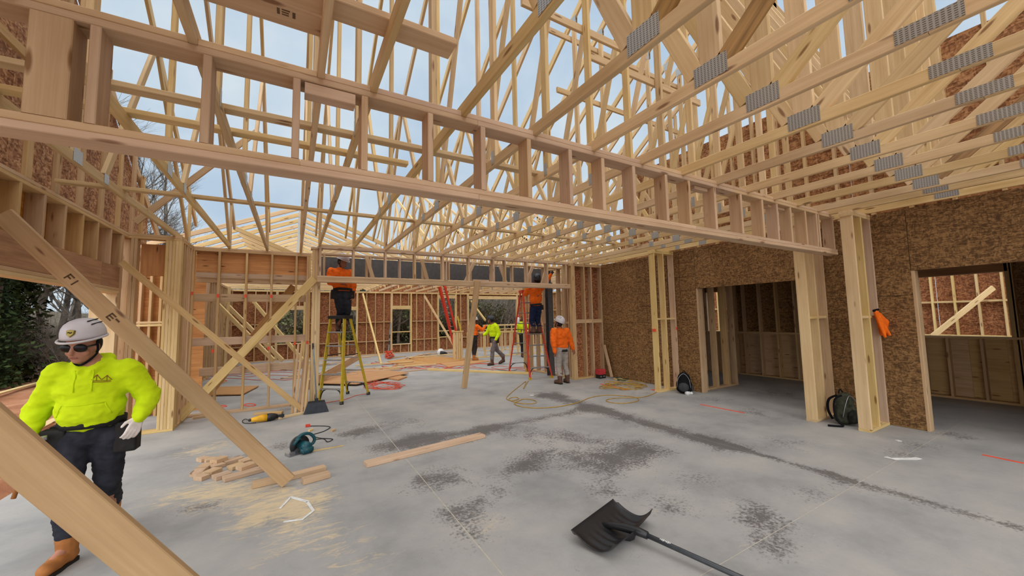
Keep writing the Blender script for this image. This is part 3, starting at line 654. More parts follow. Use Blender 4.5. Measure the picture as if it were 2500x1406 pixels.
# low framed walls deep in the far room
def halfwall(y, x0, x1, h, label):
    o = thing('half_wall', ((x0+x1)/2, y, 0), label, 'half wall')
    span('bottom_plate', x0, x1, y, y+.09, 0, .038, 'pale', o)
    for z in (h-.076, h-.038): span('top_plate', x0, x1, y, y+.09, z, z+.038, 'pale', o)
    studs_x(o, rng(x0+.02, x1-.02, .406), y, y+.09, .038, h-.076, 'pale'); return o
halfwall(14.5, 6.25, 11.2, 1.08, 'low framed wall right behind the walking worker in yellow-green')
halfwall(17.2, 8.3, 11.9, 1.32, 'taller low framed wall under the wide far window')
HWB = thing('stud_bundle', (5.85, 14.5, 0), 'upright bundle of short studs ending the low wall', 'lumber')
for i in range(4):
    for j in range(3): span('stud', 5.64+i*.1, 5.64+i*.1+.089, 14.46+j*.04, 14.46+j*.04+.038, 0, 1.10+.01*((i+j) % 2), 'pale', HWB)
span('cap_plate', 5.60, 6.06, 14.44, 14.60, 1.112, 1.15, 'pale', HWB)
# far trusses along the depth, over the far room's right part
def far_truss(x, seed):
    t = thing('far_truss', (x, 14, H), 'open truss of the far room running to far wall, %s beyond the left wing' % ORD[seed], 'truss', 'far trusses running to the far wall')
    zc = H+.0445; y0, y1 = 9.25, 19.36; yr = 14.3; rz = lambda y: 3.22+.60*(min(y-y0+.5, y1-y+.5))
    B = lambda nm, a, b, wd: board(nm, (x, a[0], a[1]), (x, b[0], b[1]), wd, .038, 'truss', t)
    B('bottom_chord', (y0, zc), (y1, zc), .089); B('top_chord', (y0-.4, rz(y0-.4)), (yr, rz(yr)), .089); B('top_chord', (y1+.4, rz(y1+.4)), (yr, rz(yr)), .089)
    for a, b in ((yr, yr), (12.0, 12.0), (16.6, 16.6), (12.0, 13.4), (yr, 13.2), (yr, 15.4), (16.6, 15.2), (10.6, 10.6), (12.0, 10.7), (18.0, 18.0), (16.6, 17.9), (10.0, 10.5)): B('web', (a, H+.089), (b, rz(b)), .089)
    for a in (yr, 12.0, 16.6, 10.0): panel('connector_plate', (x-.021, a-.07, H+.01), (0, 1, 0), (0, 0, 1), (-1, 0, 0), .14, .1, .0015, 'plate', t)
for i in range(15): far_truss(3.05+.61*i, i)
# left wing: trusses across, low gables
def wing_truss(y, i):
    t = thing('wing_truss', (.15, y, H), 'low gabled truss of the left wing, %s behind the stud partition' % ORD[i], 'truss', 'left wing trusses')
    zc = H+.0445; x0, x1, xr = -2.34, 2.7, .15; pk = 4.28
    B = lambda nm, a, b, wd: board(nm, (a[0], y, a[1]), (b[0], y, b[1]), wd, .038, 'truss', t)
    B('bottom_chord', (x0, zc), (x1, zc), .089); B('top_chord', (x0-.5, 3.05), (xr, pk), .089); B('top_chord', (x1+.5, 3.05), (xr, pk), .089)
    B('web', (xr, H+.089), (xr, pk-.05), .089); B('web', (xr-.1, H+.089), (-1.1, 3.66), .089); B('web', (xr+.1, H+.089), (1.4, 3.66), .089)
    panel('connector_plate', (xr-.09, y-.021, pk-.13), (1, 0, 0), (0, 0, 1), (0, -1, 0), .18, .14, .0015, 'plate', t)
for i in range(16): wing_truss(9.75+.61*i, i)
# ------------------------------------------------------------------ trees and undergrowth
def bark_mat(nm, a, b_):
    b = NB(nm, .95, .1); tc = b.n('ShaderNodeTexCoord'); oi = b.n('ShaderNodeObjectInfo')
    n1 = b.n('ShaderNodeTexNoise', Scale=3.0, Detail=4.0); b.l(tc.outputs['Object'], n1.inputs['Vector'])
    hs = b.n('ShaderNodeHueSaturation'); b.l(b.ramp(n1.outputs['Fac'], [(.35, hexc(*a)), (.65, hexc(*b_))]), hs.inputs['Color']); b.l(b.math('MULTIPLY_ADD', oi.outputs['Random'], .5, .72), hs.inputs['Value'])
    return b.out(hs.outputs['Color'])
M['bark_t'] = bark_mat('winter_bark', (82, 76, 70), (138, 128, 116)); M['twig'] = bark_mat('thicket_twigs', (100, 92, 84), (156, 146, 132)); M['leaf'] = bark_mat('ivy_leaves', (26, 38, 22), (70, 84, 48)); M['scrub'] = bark_mat('scrub_leaves', (70, 76, 50), (122, 124, 88))
def prism(vs, fs, a, b, ra, rb):
    d = (b-a).normalized(); u = d.orthogonal().normalized(); v = d.cross(u); i = len(vs)
    for p, r in ((a, ra), (b, rb)):
        for k in range(3):
            t = k*2.0944; vs.append(p+(u*math.cos(t)+v*math.sin(t))*r)
    for k in range(3): fs.append((i+k, i+(k+1) % 3, i+3+(k+1) % 3, i+3+k))
def grow(rnd, vs, fs, p, d, L, r, depth, droop=0.0, tips=None):
    n_ = 3
    for s in range(n_):
        q = p+d*L/n_; r2 = r*.86
        prism(vs, fs, p, q, r, r2); p, r = q, r2
        d = (d+V((rnd.uniform(-.22, .22), rnd.uniform(-.22, .22), rnd.uniform(-.08, .16)-droop))).normalized()
        if depth > 0 and s > 0:
            for _ in range(2 if depth > 1 else 3):
                e = (d+V((rnd.uniform(-1, 1), rnd.uniform(-1, 1), rnd.uniform(-.3, .8)))*.95).normalized()
                grow(rnd, vs, fs, p, e, L*rnd.uniform(.5, .72), r*.58, depth-1, droop, tips)
    if tips is not None: tips.append(p)
    if depth > 0: grow(rnd, vs, fs, p, d, L*.7, r*.8, depth-1, droop, tips)
def mk(nm, vs, fs, m):
    me = bpy.data.meshes.new(nm); me.from_pydata(vs, [], fs); me.update(); me.materials.append(M[m]); return me
protoT = []
for s in range(4):
    rnd = random.Random(100+s); vs, fs = [], []
    p = V((0, 0, -.3)); d = V((rnd.uniform(-.08, .08), rnd.uniform(-.08, .08), 1)).normalized(); r = .17
    for k in range(5):
        q = p+d*1.35; prism(vs, fs, p, q, r, r*.86); p = q; r *= .86; d = (d+V((rnd.uniform(-.12, .12), rnd.uniform(-.12, .12), .1))).normalized()
        if k > 0:
            for _ in range(2):
                an = rnd.uniform(0, 6.28); grow(rnd, vs, fs, p, V((math.cos(an), math.sin(an), rnd.uniform(.3, 1.1))).normalized(), rnd.uniform(1.5, 2.3), r*.5, 3)
    grow(rnd, vs, fs, p, d, 2.0, r, 3); protoT.append(mk('bare_tree', vs, fs, 'bark_t'))
protoB = []
for s in range(3):
    rnd = random.Random(200+s); vs, fs = [], []
    for k in range(16):
        an = rnd.uniform(0, 6.28); grow(rnd, vs, fs, V((rnd.uniform(-1, 1), rnd.uniform(-1, 1), -.1)), V((math.cos(an)*.6, math.sin(an)*.6, 1)).normalized(), rnd.uniform(.8, 1.5), .018, 3, .08)
    protoB.append(mk('thicket', vs, fs, 'twig'))
def leaves(rnd, pts, n_, rad, size):
    vs, fs = [], []
    for _ in range(n_):
        c = rnd.choice(pts)+V((rnd.gauss(0, rad), rnd.gauss(0, rad), rnd.gauss(0, rad))); u = V((rnd.uniform(-1, 1), rnd.uniform(-1, 1), rnd.uniform(-1, 1))).normalized(); v = u.orthogonal().normalized(); s_ = size*rnd.uniform(.6, 1.3)
        i = len(vs); vs += [c-u*s_, c-v*s_*.6, c+u*s_, c+v*s_*.6]; fs.append((i, i+1, i+2, i+3))
    return vs, fs
rnd = random.Random(5)
ivy_pts = [V((rnd.uniform(-.5, .5)*(1-z/13)+.15*math.sin(z), rnd.uniform(-.5, .5)*(1-z/13), z)) for z in [i*.12 for i in range(75)] for _ in range(3)]
ivm = mk('ivy', *leaves(rnd, ivy_pts, 9000, .22, .085), 'leaf')
scm = mk('scrub_foliage', *leaves(rnd, [V((rnd.uniform(-1.2, 1.2), rnd.uniform(-1.2, 1.2), rnd.uniform(.1, 1.7))) for _ in range(60)], 2600, .22, .06), 'scrub')
def gz(x, y): return terrain_z(x, y)
def tree(x, y, s, k, ivy, label, group):
    o = bpy.data.objects.new('ivy_tree' if ivy else 'bare_tree', protoT[k % 4]); COL.objects.link(o); o.location = (x, y, gz(x, y)); o.scale = (s, s, s*random.uniform(.9, 1.15)); o.rotation_euler = (0, 0, random.uniform(0, 6.28))
    tag(o, label, 'tree', group)
    if ivy: c = bpy.data.objects.new('ivy', ivm); COL.objects.link(c); c.parent = o
random.seed(31)
def ray_pt(px, d):
    q = R @ V(((px-CX)/F, 0, 1.0)); q.z = 0; q.normalize(); return q*d
# left bank seen through the wide opening
for px, d, s, iv in ((-40, 19, 1.0, 1), (30, 21, 1.1, 1), (85, 22, .9, 0), (150, 24, 1.0, 0), (205, 22, .8, 0), (250, 25, .9, 0), (110, 27, 1.1, 0), (180, 29, 1.0, 0), (300, 27, .9, 0), (235, 30, 1.0, 0), (-120, 23, 1.2, 0), (-220, 22, 1.1, 0), (60, 31, 1.2, 0), (340, 31, .9, 0), (400, 34, 1, 0), (10, 26, 1, 0), (270, 22, .7, 0)):
    p = ray_pt(px, d); tree(p.x, p.y, s, int(px+d), iv, 'dark ivy-clad tree beyond the clay yard' if iv else 'bare grey-brown tree on the bank beyond the clay yard', 'ivy-clad trees' if iv else 'bare trees beyond the yard')
def thicket(x, y, s, k, label, group, leafy=False):
    o = bpy.data.objects.new('thicket', protoB[k % 3]); COL.objects.link(o); o.location = (x, y, gz(x, y)); o.scale = (s, s, s); o.rotation_euler = (0, 0, random.uniform(0, 6.28)); tag(o, label, 'shrub', group)
    if leafy: c = bpy.data.objects.new('foliage', scm); COL.objects.link(c); c.parent = o
for i in range(24):
    p = ray_pt(random.uniform(-160, 430), random.uniform(20, 27)); thicket(p.x, p.y, random.uniform(.7, 1.0), i, 'tangled winter thicket on the bank beyond the clay yard', 'thickets beyond the yard', False)
# bank behind the far wall's windows
for i in range(22):
    x = -4+i*1.1+random.uniform(-.3, .3); y = random.uniform(23.5, 27)
    tree(x, y, random.uniform(.38, .5) if i not in (4, 9) else .62, i, i % 5 == 2, 'ivy-clad tree standing behind the far wall' if i % 5 == 2 else 'bare tree standing behind the far wall', 'ivy trees behind the far wall' if i % 5 == 2 else 'bare trees behind the far wall')
for i in range(64):
    thicket(random.uniform(-4, 20), random.uniform(24, 29), random.uniform(1.0, 1.5), i, 'tangled thicket seen through the far windows', 'thickets behind the far wall', i % 2 == 0)
# ------------------------------------------------------------------ braces and leaning lumber
def loose(name, a, b, wd, th, m, label, cat, group=None, up=(0, 0, 1)):
    o = board(name, a, b, wd, th, m, None, up); return tag(o, label, cat, group)
loose('brace_board', (-2.16, 7.48, 2.56), (.20, 7.93, .05), .089, .038, 'stud', 'long diagonal brace from the left wall down to the pale post', 'brace')
loose('brace_board', (-2.13, 4.825, 2.597), (-.005, 4.555, .045), .14, .038, 'bracew', 'long stamped brace from left wall to a block nailed on slab', 'brace')
B4 = loose('brace_board', (-2.12, 2.2, 2.838), (-.055, 2.2, .05), .14, .038, 'bracew', 'knotty brace crossing in front of the worker in yellow-green hoodie', 'brace')
loose('brace_board', fl(436, 1034)+V((0, 0, .08)), on(768, 680, y=8.0), .14, .038, 'pale', 'pale diagonal brace from closet corner up to the post', 'brace')
loose('brace_board', (-1.50, 9.15, .1), (.0, 9.1, 2.4), .14, .038, 'lvl', 'dark brown diagonal brace behind the stud partition', 'brace')
for i, (a, b) in enumerate((((524, 735), (668, 880)), ((545, 735), (690, 880)), ((618, 735), (740, 880)))):
    loose('brace_board', on(*a, y=13.2+i), on(*b, y=11.6+i), .12, .038, 'pale', 'pale diagonal brace in the room behind the stud partition', 'brace', 'braces behind the partition')
loose('brace_board', on(503, 690, y=10.4), fl(468, 985)+V((0, 0, .03)), .14, .038, 'weath', 'grey-brown stud leaning behind the closet corner', 'brace')
for px, py, qx, qy, yy in ((560, 700, 545, 935, 13), (886, 718, 930, 888, 18.2), (1036, 722, 1119, 862, 18.6), (1150, 735, 1185, 782, 18.8)):
    loose('brace_board', on(px, py, y=yy), fl(qx, qy) if qy > 860 else on(qx, qy, y=yy-2), .089, .06, 'pale', {560: 'bright slanted prop behind the stud partition', 886: 'bright prop leaning between the far door gap and window', 1036: 'bright prop beside the red extension ladder', 1150: 'bright prop slanting across the wide far window'}[px], 'prop')
loose('leaning_stud', fl(1133, 948)+V((0, 0, .02)), on(1166, 686, y=7.79), .14, .038, 'stud', 'wide stud leaning against the far header', 'lumber', up=(1, 0, 0))
M['ink'] = flat('stamp_ink', (92, 70, 50), .9)
ba, bb = V((-2.13, 4.825, 2.597)), V((-.005, 4.555, .045)); bfr = frame(bb-ba, V((0, 0, 1)))
LB = [o for o in COL.objects if o.get('label', '').startswith('long stamped')][0]
def stamp(f, bars):
    bm = bmesh.new(); mt_ = Matrix.Translation(ba.lerp(bb, f)) @ bfr.to_4x4()
    sgn = -1 if (bfr @ V((0, 1, 0))).y > 0 else 1
    for x0, x1, z0, z1 in bars: bmbox(bm, x0, x1, sgn*.0185, sgn*.0198, z0, z1, mt_)
    bm_obj('stamp_mark', bm, 'ink', LB)
stamp(.20, ((0, .012, -.03, .03), (0, .05, .018, .03), (0, .04, -.006, .006), (.075, .087, -.03, .03)))
stamp(.335, ((0, .012, -.03, .03), (0, .05, .018, .03), (0, .05, -.006, .006), (0, .05, -.03, -.018), (.06, .1, .005, .02)))
# studs leaning beside the post
for i, (bx, by, tx, tz) in enumerate(((.02, 7.95, .10, 1.25), (.07, 7.92, .16, 1.30), (.12, 7.96, .22, 1.12), (.17, 7.9, .24, 1.22), (.22, 7.88, .28, .85))):
    loose('leaning_stud', (bx, by, .02), (tx, by+.17, tz), .038, .089, 'stud', 'short stud leaning upright against the pale post', 'lumber', 'studs leaning at the post', up=(1, 0, 0))
# ------------------------------------------------------------------ lumber on the slab
def onfloor(name, pa, pb, label, cat, m='pine', wd=.089, th=.038, z=0.0, group=None):
    a, b = fl(*pa), fl(*pb); h = V((0, 0, th/2+z+.0005)); return loose(name, a+h, b+h, th, wd, m, label, cat, group)
onfloor('loose_board', (892, 1138), (1178, 1066), 'pale plank lying alone across the open slab', 'lumber', 'pine', .14, .042)
onfloor('foot_block', (615, 1190), (690, 1173), 'block nailed to slab on the near side of the brace foot', 'block', wd=.10, th=.05)
onfloor('foot_block', (705, 1170), (793, 1147), 'block nailed to slab on the far side of the brace foot', 'block', wd=.10, th=.05)
onfloor('foot_block', (738, 1181), (803, 1163), 'short block pressed against the brace foot', 'block', wd=.10, th=.05)
onfloor('wood_strip', (760, 1103), (838, 1089), 'thin pale strip beside the teal saw', 'strip', 'pale', .02, .012)
onfloor('loose_board', (622, 1013), (690, 1009), 'short board on slab just behind the yellow power saw', 'lumber', 'stud')
onfloor('loose_board', (678, 1024), (748, 1009), 'pale board running from the yellow saw to the broom', 'lumber', 'pale', .06)
onfloor('loose_board', (470, 1024), (560, 1008), 'scrap board lying along the partition plate', 'lumber', 'stud', .06)
for i, (px, py) in enumerate(((758, 1052), (813, 1052), (562, 1048))): onfloor('wood_chip', (px-4, py+2), (px+5, py-1), ['small pale chip by the red plug', 'small cube of wood beyond the teal saw', 'small yellow wood block beyond the brace'][i], 'offcut', ['pale', 'stud', 'pale'][i], .04, .03)
off = [(485, 1128, 505, 1122, 0), (500, 1130, 525, 1124, 0), (545, 1135, 590, 1122, 0), (588, 1133, 628, 1120, 0), (618, 1138, 650, 1126, 0), (492, 1150, 508, 1138, 0), (515, 1146, 545, 1137, 0),
       (478, 1163, 490, 1152, 0), (505, 1162, 532, 1150, 0), (482, 1174, 502, 1166, 0), (522, 1172, 560, 1160, 0), (545, 1175, 650, 1146, 0), (582, 1158, 616, 1146, .04), (520, 1140, 548, 1130, .04), (560, 1148, 590, 1138, 0)]
for i, (a, b, c, d, z) in enumerate(off): onfloor('lumber_offcut', (a, b), (c, d), 'angled offcut in the heap beside the brace foot', 'offcut', 'pine', .115, .042, z, 'heap of offcuts')
onfloor('loose_board', (1500, 928), (1518, 927), 'short flat block beside the coiled yellow hose', 'block', 'pale', .14, .038)
onfloor('loose_board', (1045, 904), (1300, 914), 'very long pale board lying across the far slab', 'lumber', 'pale', .1, .06)
loose('leaning_board', fl(1491, 924)+V((.02, -.02, .04)), V((7.36, 7.72, .85)), .089, .02, 'stud', 'short board leaning on right wall beside the red case', 'lumber', up=(0, 1, 0))
# boards scattered in the far room
random.seed(12)
for i in range(26):
    px = random.choice((random.uniform(620, 760), random.uniform(800, 880), random.uniform(880, 1060), random.uniform(500, 640))); py = random.uniform(868, 925)
    p = fl(px, py)
    if p.y < 9.4 or p.y > 18.4 or (p.x < -1.9): continue
    an = random.gauss(.1, .35); L = random.uniform(.8, 2.6)
    q = p+V((math.cos(an)*L, math.sin(an)*L, 0))
    h = V((0, 0, .02+.0397*(i % 2)))
    loose('loose_board', p+h, q+h, .038, .089, random.choice(('pale', 'stud', 'weath')), 'loose board lying on the littered far slab', 'lumber', 'boards on the far slab')
def sheet(cs, z, th, m, label, nm='plywood_sheet'):
    P4 = [fl(*c) for c in cs]; c0 = sum(P4, V((0, 0, 0)))/4
    vs_ = [p-c0+V((0, 0, z)) for p in P4]+[p-c0+V((0, 0, z+th)) for p in P4]
    o = mesh_obj(nm, vs_, [(3, 2, 1, 0), (4, 5, 6, 7), (0, 1, 5, 4), (1, 2, 6, 5), (2, 3, 7, 6), (3, 0, 4, 7)], m, mat4=Matrix.Translation(c0)); return tag(o, label, 'sheet')
M['plys'] = wood('plywood_sheet', (206, 160, 112), (176, 126, 80), var=.1, knots=False)
sheet(((745, 940), (870, 943), (998, 915), (900, 903)), .045, .02, 'plys', 'plywood sheet with raised edge behind the yellow ladder')
for a, b in (((780, 936), (960, 913)), ((860, 936), (930, 909))): onfloor('bearer', a, b, 'bearer board under the raised plywood sheet', 'lumber', 'stud', .06, .04, 0, 'bearers under plywood')
sheet(((942, 925), (972, 930), (994, 922), (964, 918)), .0, .04, 'plys', 'small flat plywood offcut in front of the raised sheet')
sheet(((945, 883), (1000, 896), (1060, 888), (990, 876)), .0, .02, 'plys', 'plywood sheet lying between orange bag and long pale board')
sheet(((998, 876), (1066, 890), (1150, 876), (1030, 869)), .0, .022, 'plys', 'reddish plywood sheet lying beyond its neighbour towards the far wall')
sheet(((1095, 897), (1200, 882), (1150, 878), (1075, 888)), .0, .02, 'plys', 'plywood sheet under the red cords near the walking worker')
sheet(((505, 968), (592, 966), (632, 945), (525, 948)), .02, .02, 'plys', 'plywood sheet on the slab behind the stud partition')
onfloor('bearer', (525, 962), (600, 957), 'black-edged bearer under the sheet behind partition', 'lumber', 'stud', .06, .018)
loose('wide_board', on(748, 942, z=.10), on(880, 868, z=.45), .22, .04, 'stud', 'wide board propped on edge behind the yellow ladder', 'lumber')
# ------------------------------------------------------------------ step ladders
def stepladder(nm, F1, F2, R1, R2, apex, htop, steps, mrail, label, capm):
    c = (V(F1)+V(F2)+V(R1)+V(R2))/4; t = thing(nm, (c.x, c.y, 0), label, 'ladder')
    d = (V(F2)-V(F1)).normalized(); n = V((-d.y, d.x, 0)); top = V((c.x, c.y, htop)) if apex is None else V(apex)
    hw = .17
    if (V(R1)+V(R2)-V(F1)-V(F2)).dot(n) < 0: n = -n
    tf = [top-d*hw-n*.09, top+d*hw-n*.09]; tr = [top-d*hw+n*.09, top+d*hw+n*.09]
    ff, rr = [V(F1), V(F2)], [V(R1), V(R2)]
    for a, b in zip(ff, tf): board('rail', a+V((0, 0, .02)), b, .075, .03, mrail, t, up=tuple(n))
    for a, b in zip(rr, tr): board('rear_rail', a+V((0, 0, .02)), b, .06, .028, mrail, t, up=tuple(n))
    for k in range(1, steps+1):
        f = k/(steps+1); a, b = ff[0].lerp(tf[0], f), ff[1].lerp(tf[1], f); board('step', a, b, .025, .08, 'alu', t)
        if k % 1 == 0:
            a2, b2 = rr[0].lerp(tr[0], f), rr[1].lerp(tr[1], f); board('rear_bar', a2, b2, .022, .03, 'alu', t)
    f = 1.6/(steps+1)
    for a, b, k0 in ((ff, tf, 0), (ff, tf, 1)):
        board('spreader', a[k0].lerp(b[k0], .55), rr[k0].lerp(tr[k0], .55), .02, .006, 'blackp', t)
    for a, b in ((ff, tf), (rr, tr)):
        s0, s1 = a[0].lerp(b[0], 1/(steps+1)), a[1].lerp(b[1], 1/(steps+1))
        for s, q, o2 in ((s0, a[0], s1), (s1, a[1], s0)):
            m1 = s.lerp(o2, .30); tube_obj('corner_brace', spline([q.lerp(s, .25), q.lerp(s, .72).lerp(m1, .35), m1], 5), .013, 'blackp', t)
    for p in ff+rr: span('foot', p.x-.035, p.x+.035, p.y-.03, p.y+.03, 0, .06, 'blackp' if capm == 'blackp' else 'yelp', t)
    board('top_cap', top-d*(hw+.04)+V((0, 0, .03)), top+d*(hw+.04)+V((0, 0, .03)), .07, .26, capm, t)
    return t, top, d, n
ly, ltop, ld, ln = stepladder('step_ladder', (.49, 8.68, 0), (.87, 8.30, 0), (1.11, 9.42, 0), (1.49, 9.03, 0), (.88, 8.82, 1.70), 1.70, 5, 'yelp', 'yellow fibreglass step ladder with black cap', 'blackp')
lr, rtop, rd, rn = stepladder('step_ladder', (5.45, 8.52, 0), (6.08, 8.42, 0), (5.62, 9.95, 0), (6.2, 9.85, 0), None, 2.36, 7, 'redp', 'red fibreglass step ladder with yellow feet', 'redp')
# extension ladder
xb, xt = fl(1120, 864), on(1079, 700, y=16.4)
XL = thing('extension_ladder', xb, 'red extension ladder leaning in the far room', 'ladder')
sx = V((.30, .05, 0))
for s, off_ in ((-.5, 0), (.5, 0)):
    board('rail', xb+sx*s+V((0, 0, .02)), xt+sx*s, .10, .06, 'redp', XL); board('fly_rail', xb.lerp(xt, .42)+sx*s*.82+V((0, -.07, 0)), xt.lerp(xb, -.12)+sx*s*.82+V((0, -.07, 0)), .10, .055, 'redp', XL)
for k in range(1, 12): tube_obj('rung', [xb.lerp(xt, k/12)-sx*.5, xb.lerp(xt, k/12)+sx*.5], .016, 'alu', XL)
for k in range(6, 13): tube_obj('rung', [xb.lerp(xt, k/12)-sx*.4+V((0, -.07, .1)), xb.lerp(xt, k/12)+sx*.4+V((0, -.07, .1))], .016, 'alu', XL)
# level against far wall
lv = thing('spirit_level', fl(948, 864), 'long silver box level standing against the far wall', 'level')
p0 = fl(948, 864); p1 = V((p0.x+.1, 19.22, 1.52))
M['lvb'] = flat('level_black', (46, 44, 44))
board('level_body', p0+V((0, 0, .02)), p1, .07, .035, 'alu', lv, up=(1, 0, 0))
for f in (.3, .5): board('level_vial', p0.lerp(p1, f)+V((0, -.02, 0)), p0.lerp(p1, f+.12)+V((0, -.02, 0)), .05, .01, 'lvb', lv, up=(1, 0, 0))
yl = loose('yellow_level', on(1117, 772, y=19.1), on(1125, 808, y=19.0), .08, .03, 'yelp', 'short yellow level hung on the far wall beside the red ladder', 'level', up=(1, 0, 0))
# ------------------------------------------------------------------ cords and hoses
M['yhose'] = flat('yellow_hose', (186, 146, 62), .5); M['ocord'] = flat('orange_cord', (228, 92, 62), .5); M['gcord'] = flat('green_hose', (52, 86, 66), .5); M['kcord'] = flat('black_cord', (34, 34, 38), .5); M['tcord'] = flat('teal_hose', (70, 130, 122), .5)
def cord(pix, r, m, label, name='extension_lead', cat='cord', zs=None, n=7):
    pts = [fl(*p)+V((0, 0, r+.002+(zs[i] if zs else 0))) for i, p in enumerate(pix)]
    o = tube_obj(name, spline(pts, n), r, m, seg=5); return tag(o, label, cat)
cord([(1290, 930), (1278, 950), (1284, 932), (1270, 942), (1250, 958), (1237, 971), (1240, 977), (1252, 979), (1266, 975), (1262, 971), (1248, 972), (1243, 977), (1262, 984), (1288, 987), (1309, 984), (1304, 978), (1280, 975), (1266, 980), (1256, 986), (1270, 993), (1310, 997), (1360, 994), (1410, 984), (1440, 972), (1475, 966), (1520, 967), (1555, 972), (1556, 980), (1530, 985), (1500, 985), (1480, 980), (1488, 975), (1520, 972), (1548, 972), (1580, 968), (1603, 958)], .0075, 'yhose', 'yellow air hose snaking in loops across the open slab', 'air_hose', 'hose')
def coil(cx, cy, rx, ry, turns, r, m, label, name, cat, wob=.12, seed=0, zr=.05):
    rnd = random.Random(seed); pts = []
    c = fl(cx, cy)
    for i in range(int(turns*12)):
        a = i*math.pi/6; k = 1+rnd.uniform(-wob, wob)*1.6-.25*(i % 24)/24
        p = fl(cx+rx*math.cos(a)*k+rnd.uniform(-2, 2), cy+ry*math.sin(a)*k); p.z = r+.003+zr*(i/(turns*12))*abs(math.sin(a*.7+.4)); pts.append(p)
    o = tube_obj(name, spline(pts, 3), r, m, seg=5); return tag(o, label, cat)
coil(1520, 945, 45, 8, 6, .007, 'yhose', 'yellow air hose heaped beside the flat block', 'air_hose', 'hose', .3, 1, .12)
coil(1518, 927, 14, 3, 3, .009, 'gcord', 'dark green hose curled behind the yellow heap', 'garden_hose', 'hose', .1, 2)
coil(938, 943, 38, 8, 7, .006, 'ocord', 'orange extension cord coiled beside the yellow ladder', 'extension_lead', 'cord', .3, 3)
coil(951, 872, 10, 4, 6, .02, 'ocord', 'thick orange cord bundle near the far wall', 'extension_lead', 'cord', .2, 4, .3)
cord([(895, 962), (870, 966), (845, 975), (820, 980), (790, 985)], .006, 'ocord', 'orange cord trailing past the feet of yellow ladder')
rnd = random.Random(9)
for j in range(9):
    y0 = 886+j*1.9; x0 = rnd.uniform(860, 980); x1 = rnd.uniform(1090, 1260)
    cord([(x0+(x1-x0)*k/8, y0+rnd.uniform(-4, 4)) for k in range(9)], .008, 'ocord', 'red-orange cord tangled across the far slab')['group'] = 'tangled red cords'
for j in range(4):
    cord([(1200+k*22, 896+j*4+rnd.uniform(-2, 2)) for k in range(9)], .007, 'ocord', 'red-orange cord running beneath the red ladder')['group'] = 'cords under the red ladder'
for j in range(4):
    cord([(500+k*33, 905+j*7+rnd.uniform(-3, 3)) for k in range(8)], .007, 'ocord', 'red cord lying on the slab behind the partition')['group'] = 'cords behind the partition'
cord([(1210, 900), (1225, 905), (1255, 905), (1262, 902)], .007, 'tcord', 'teal hose piece beside the red ladder foot', 'air_hose', 'hose')
# paint lines on slab
for i, (a, b, wd) in enumerate((((1709, 987), (1817, 1008), .05), ((2398, 1110), (2500, 1131), .05), ((1466, 937), (1530, 951), .06), ((1592, 952), (1635, 948), .1))):
    p, q = fl(*a), fl(*b); board('paint_line', p+V((0, 0, .0008)), q+V((0, 0, .0008)), .0016, wd, 'paint', floor)
for cx, cy, rx in ((610, 989, 14), (545, 992, 8), (548, 930, 6)):
    pts = [fl(cx+rx*math.cos(a*.5236), cy+rx*.22*math.sin(a*.5236))+V((0, 0, .002)) for a in range(13)]; tube_obj('paint_ring', pts, .012, 'paint', floor, 4)
# white scraps
def scrap(pix, wd, label):
    pts = [fl(*p) for p in pix]; vs_, fs_ = [], []
    for i, p in enumerate(pts):
        d = (pts[min(i+1, len(pts)-1)]-pts[max(i-1, 0)]).normalized(); n = V((-d.y, d.x, 0))*wd/2
        vs_ += [p+n+V((0, 0, .003)), p-n+V((0, 0, .003)), p+n+V((0, 0, .006)), p-n+V((0, 0, .006))]
    for i in range(len(pts)-1):
        a, b = 4*i, 4*i+4; fs_ += [(a+2, a+3, b+3, b+2), (a, b, b+1, a+1), (a, a+2, b+2, b), (a+1, b+1, b+3, a+3)]
    fs_ += [(0, 1, 3, 2), (len(vs_)-4, len(vs_)-2, len(vs_)-1, len(vs_)-3)]
    o = mesh_obj('plastic_scrap', vs_, fs_, 'white'); return tag(o, label, 'scrap')
scrap([(2162, 1116), (2180, 1121), (2232, 1121), (2243, 1119)], .06, 'torn white plastic strip lying near the doorway')
scrap([(684, 1242), (708, 1216)], .02, 'short white plastic strip on the sawdust')
scrap([(709, 1214), (752, 1226)], .03, 'white plastic strip bent towards the brace foot')
scrap([(692, 1275), (738, 1269), (765, 1248), (750, 1226)], .025, 'curled white plastic strip on the sawdust')
for px, py, i in ((1298, 965, 0), (2193, 1076, 1)): onfloor('paper_scrap', (px-4, py), (px+5, py), ['tiny white scrap amid the hose loops', 'tiny pale scrap near the stub wall'][i], 'scrap', 'white', .05, .004)
ab = thing('anchor_bolt', fl(37, 1200), 'steel anchor bolt standing in the slab edge', 'bolt'); q = fl(37, 1200)
tube_obj('bolt_shank', [q, q+V((0, 0, .09))], .008, 'alu', ab, 8); tube_obj('bolt_nut', [q+V((0, 0, .07)), q+V((0, 0, .085))], .016, 'alu', ab, 6)
pt = q*1.0
# boards out on the clay
for a, b, lb in (((-30, 968), (104, 931), 'pale board lying on the clay left of the worker'), ((60, 1062), (140, 1022), 'pale board on the clay beside the worker\'s hip')):
    p, q = fl(*a, z=-.06), fl(*b, z=-.06); loose('yard_board', p, q, .04, .14, 'pale', lb, 'lumber')
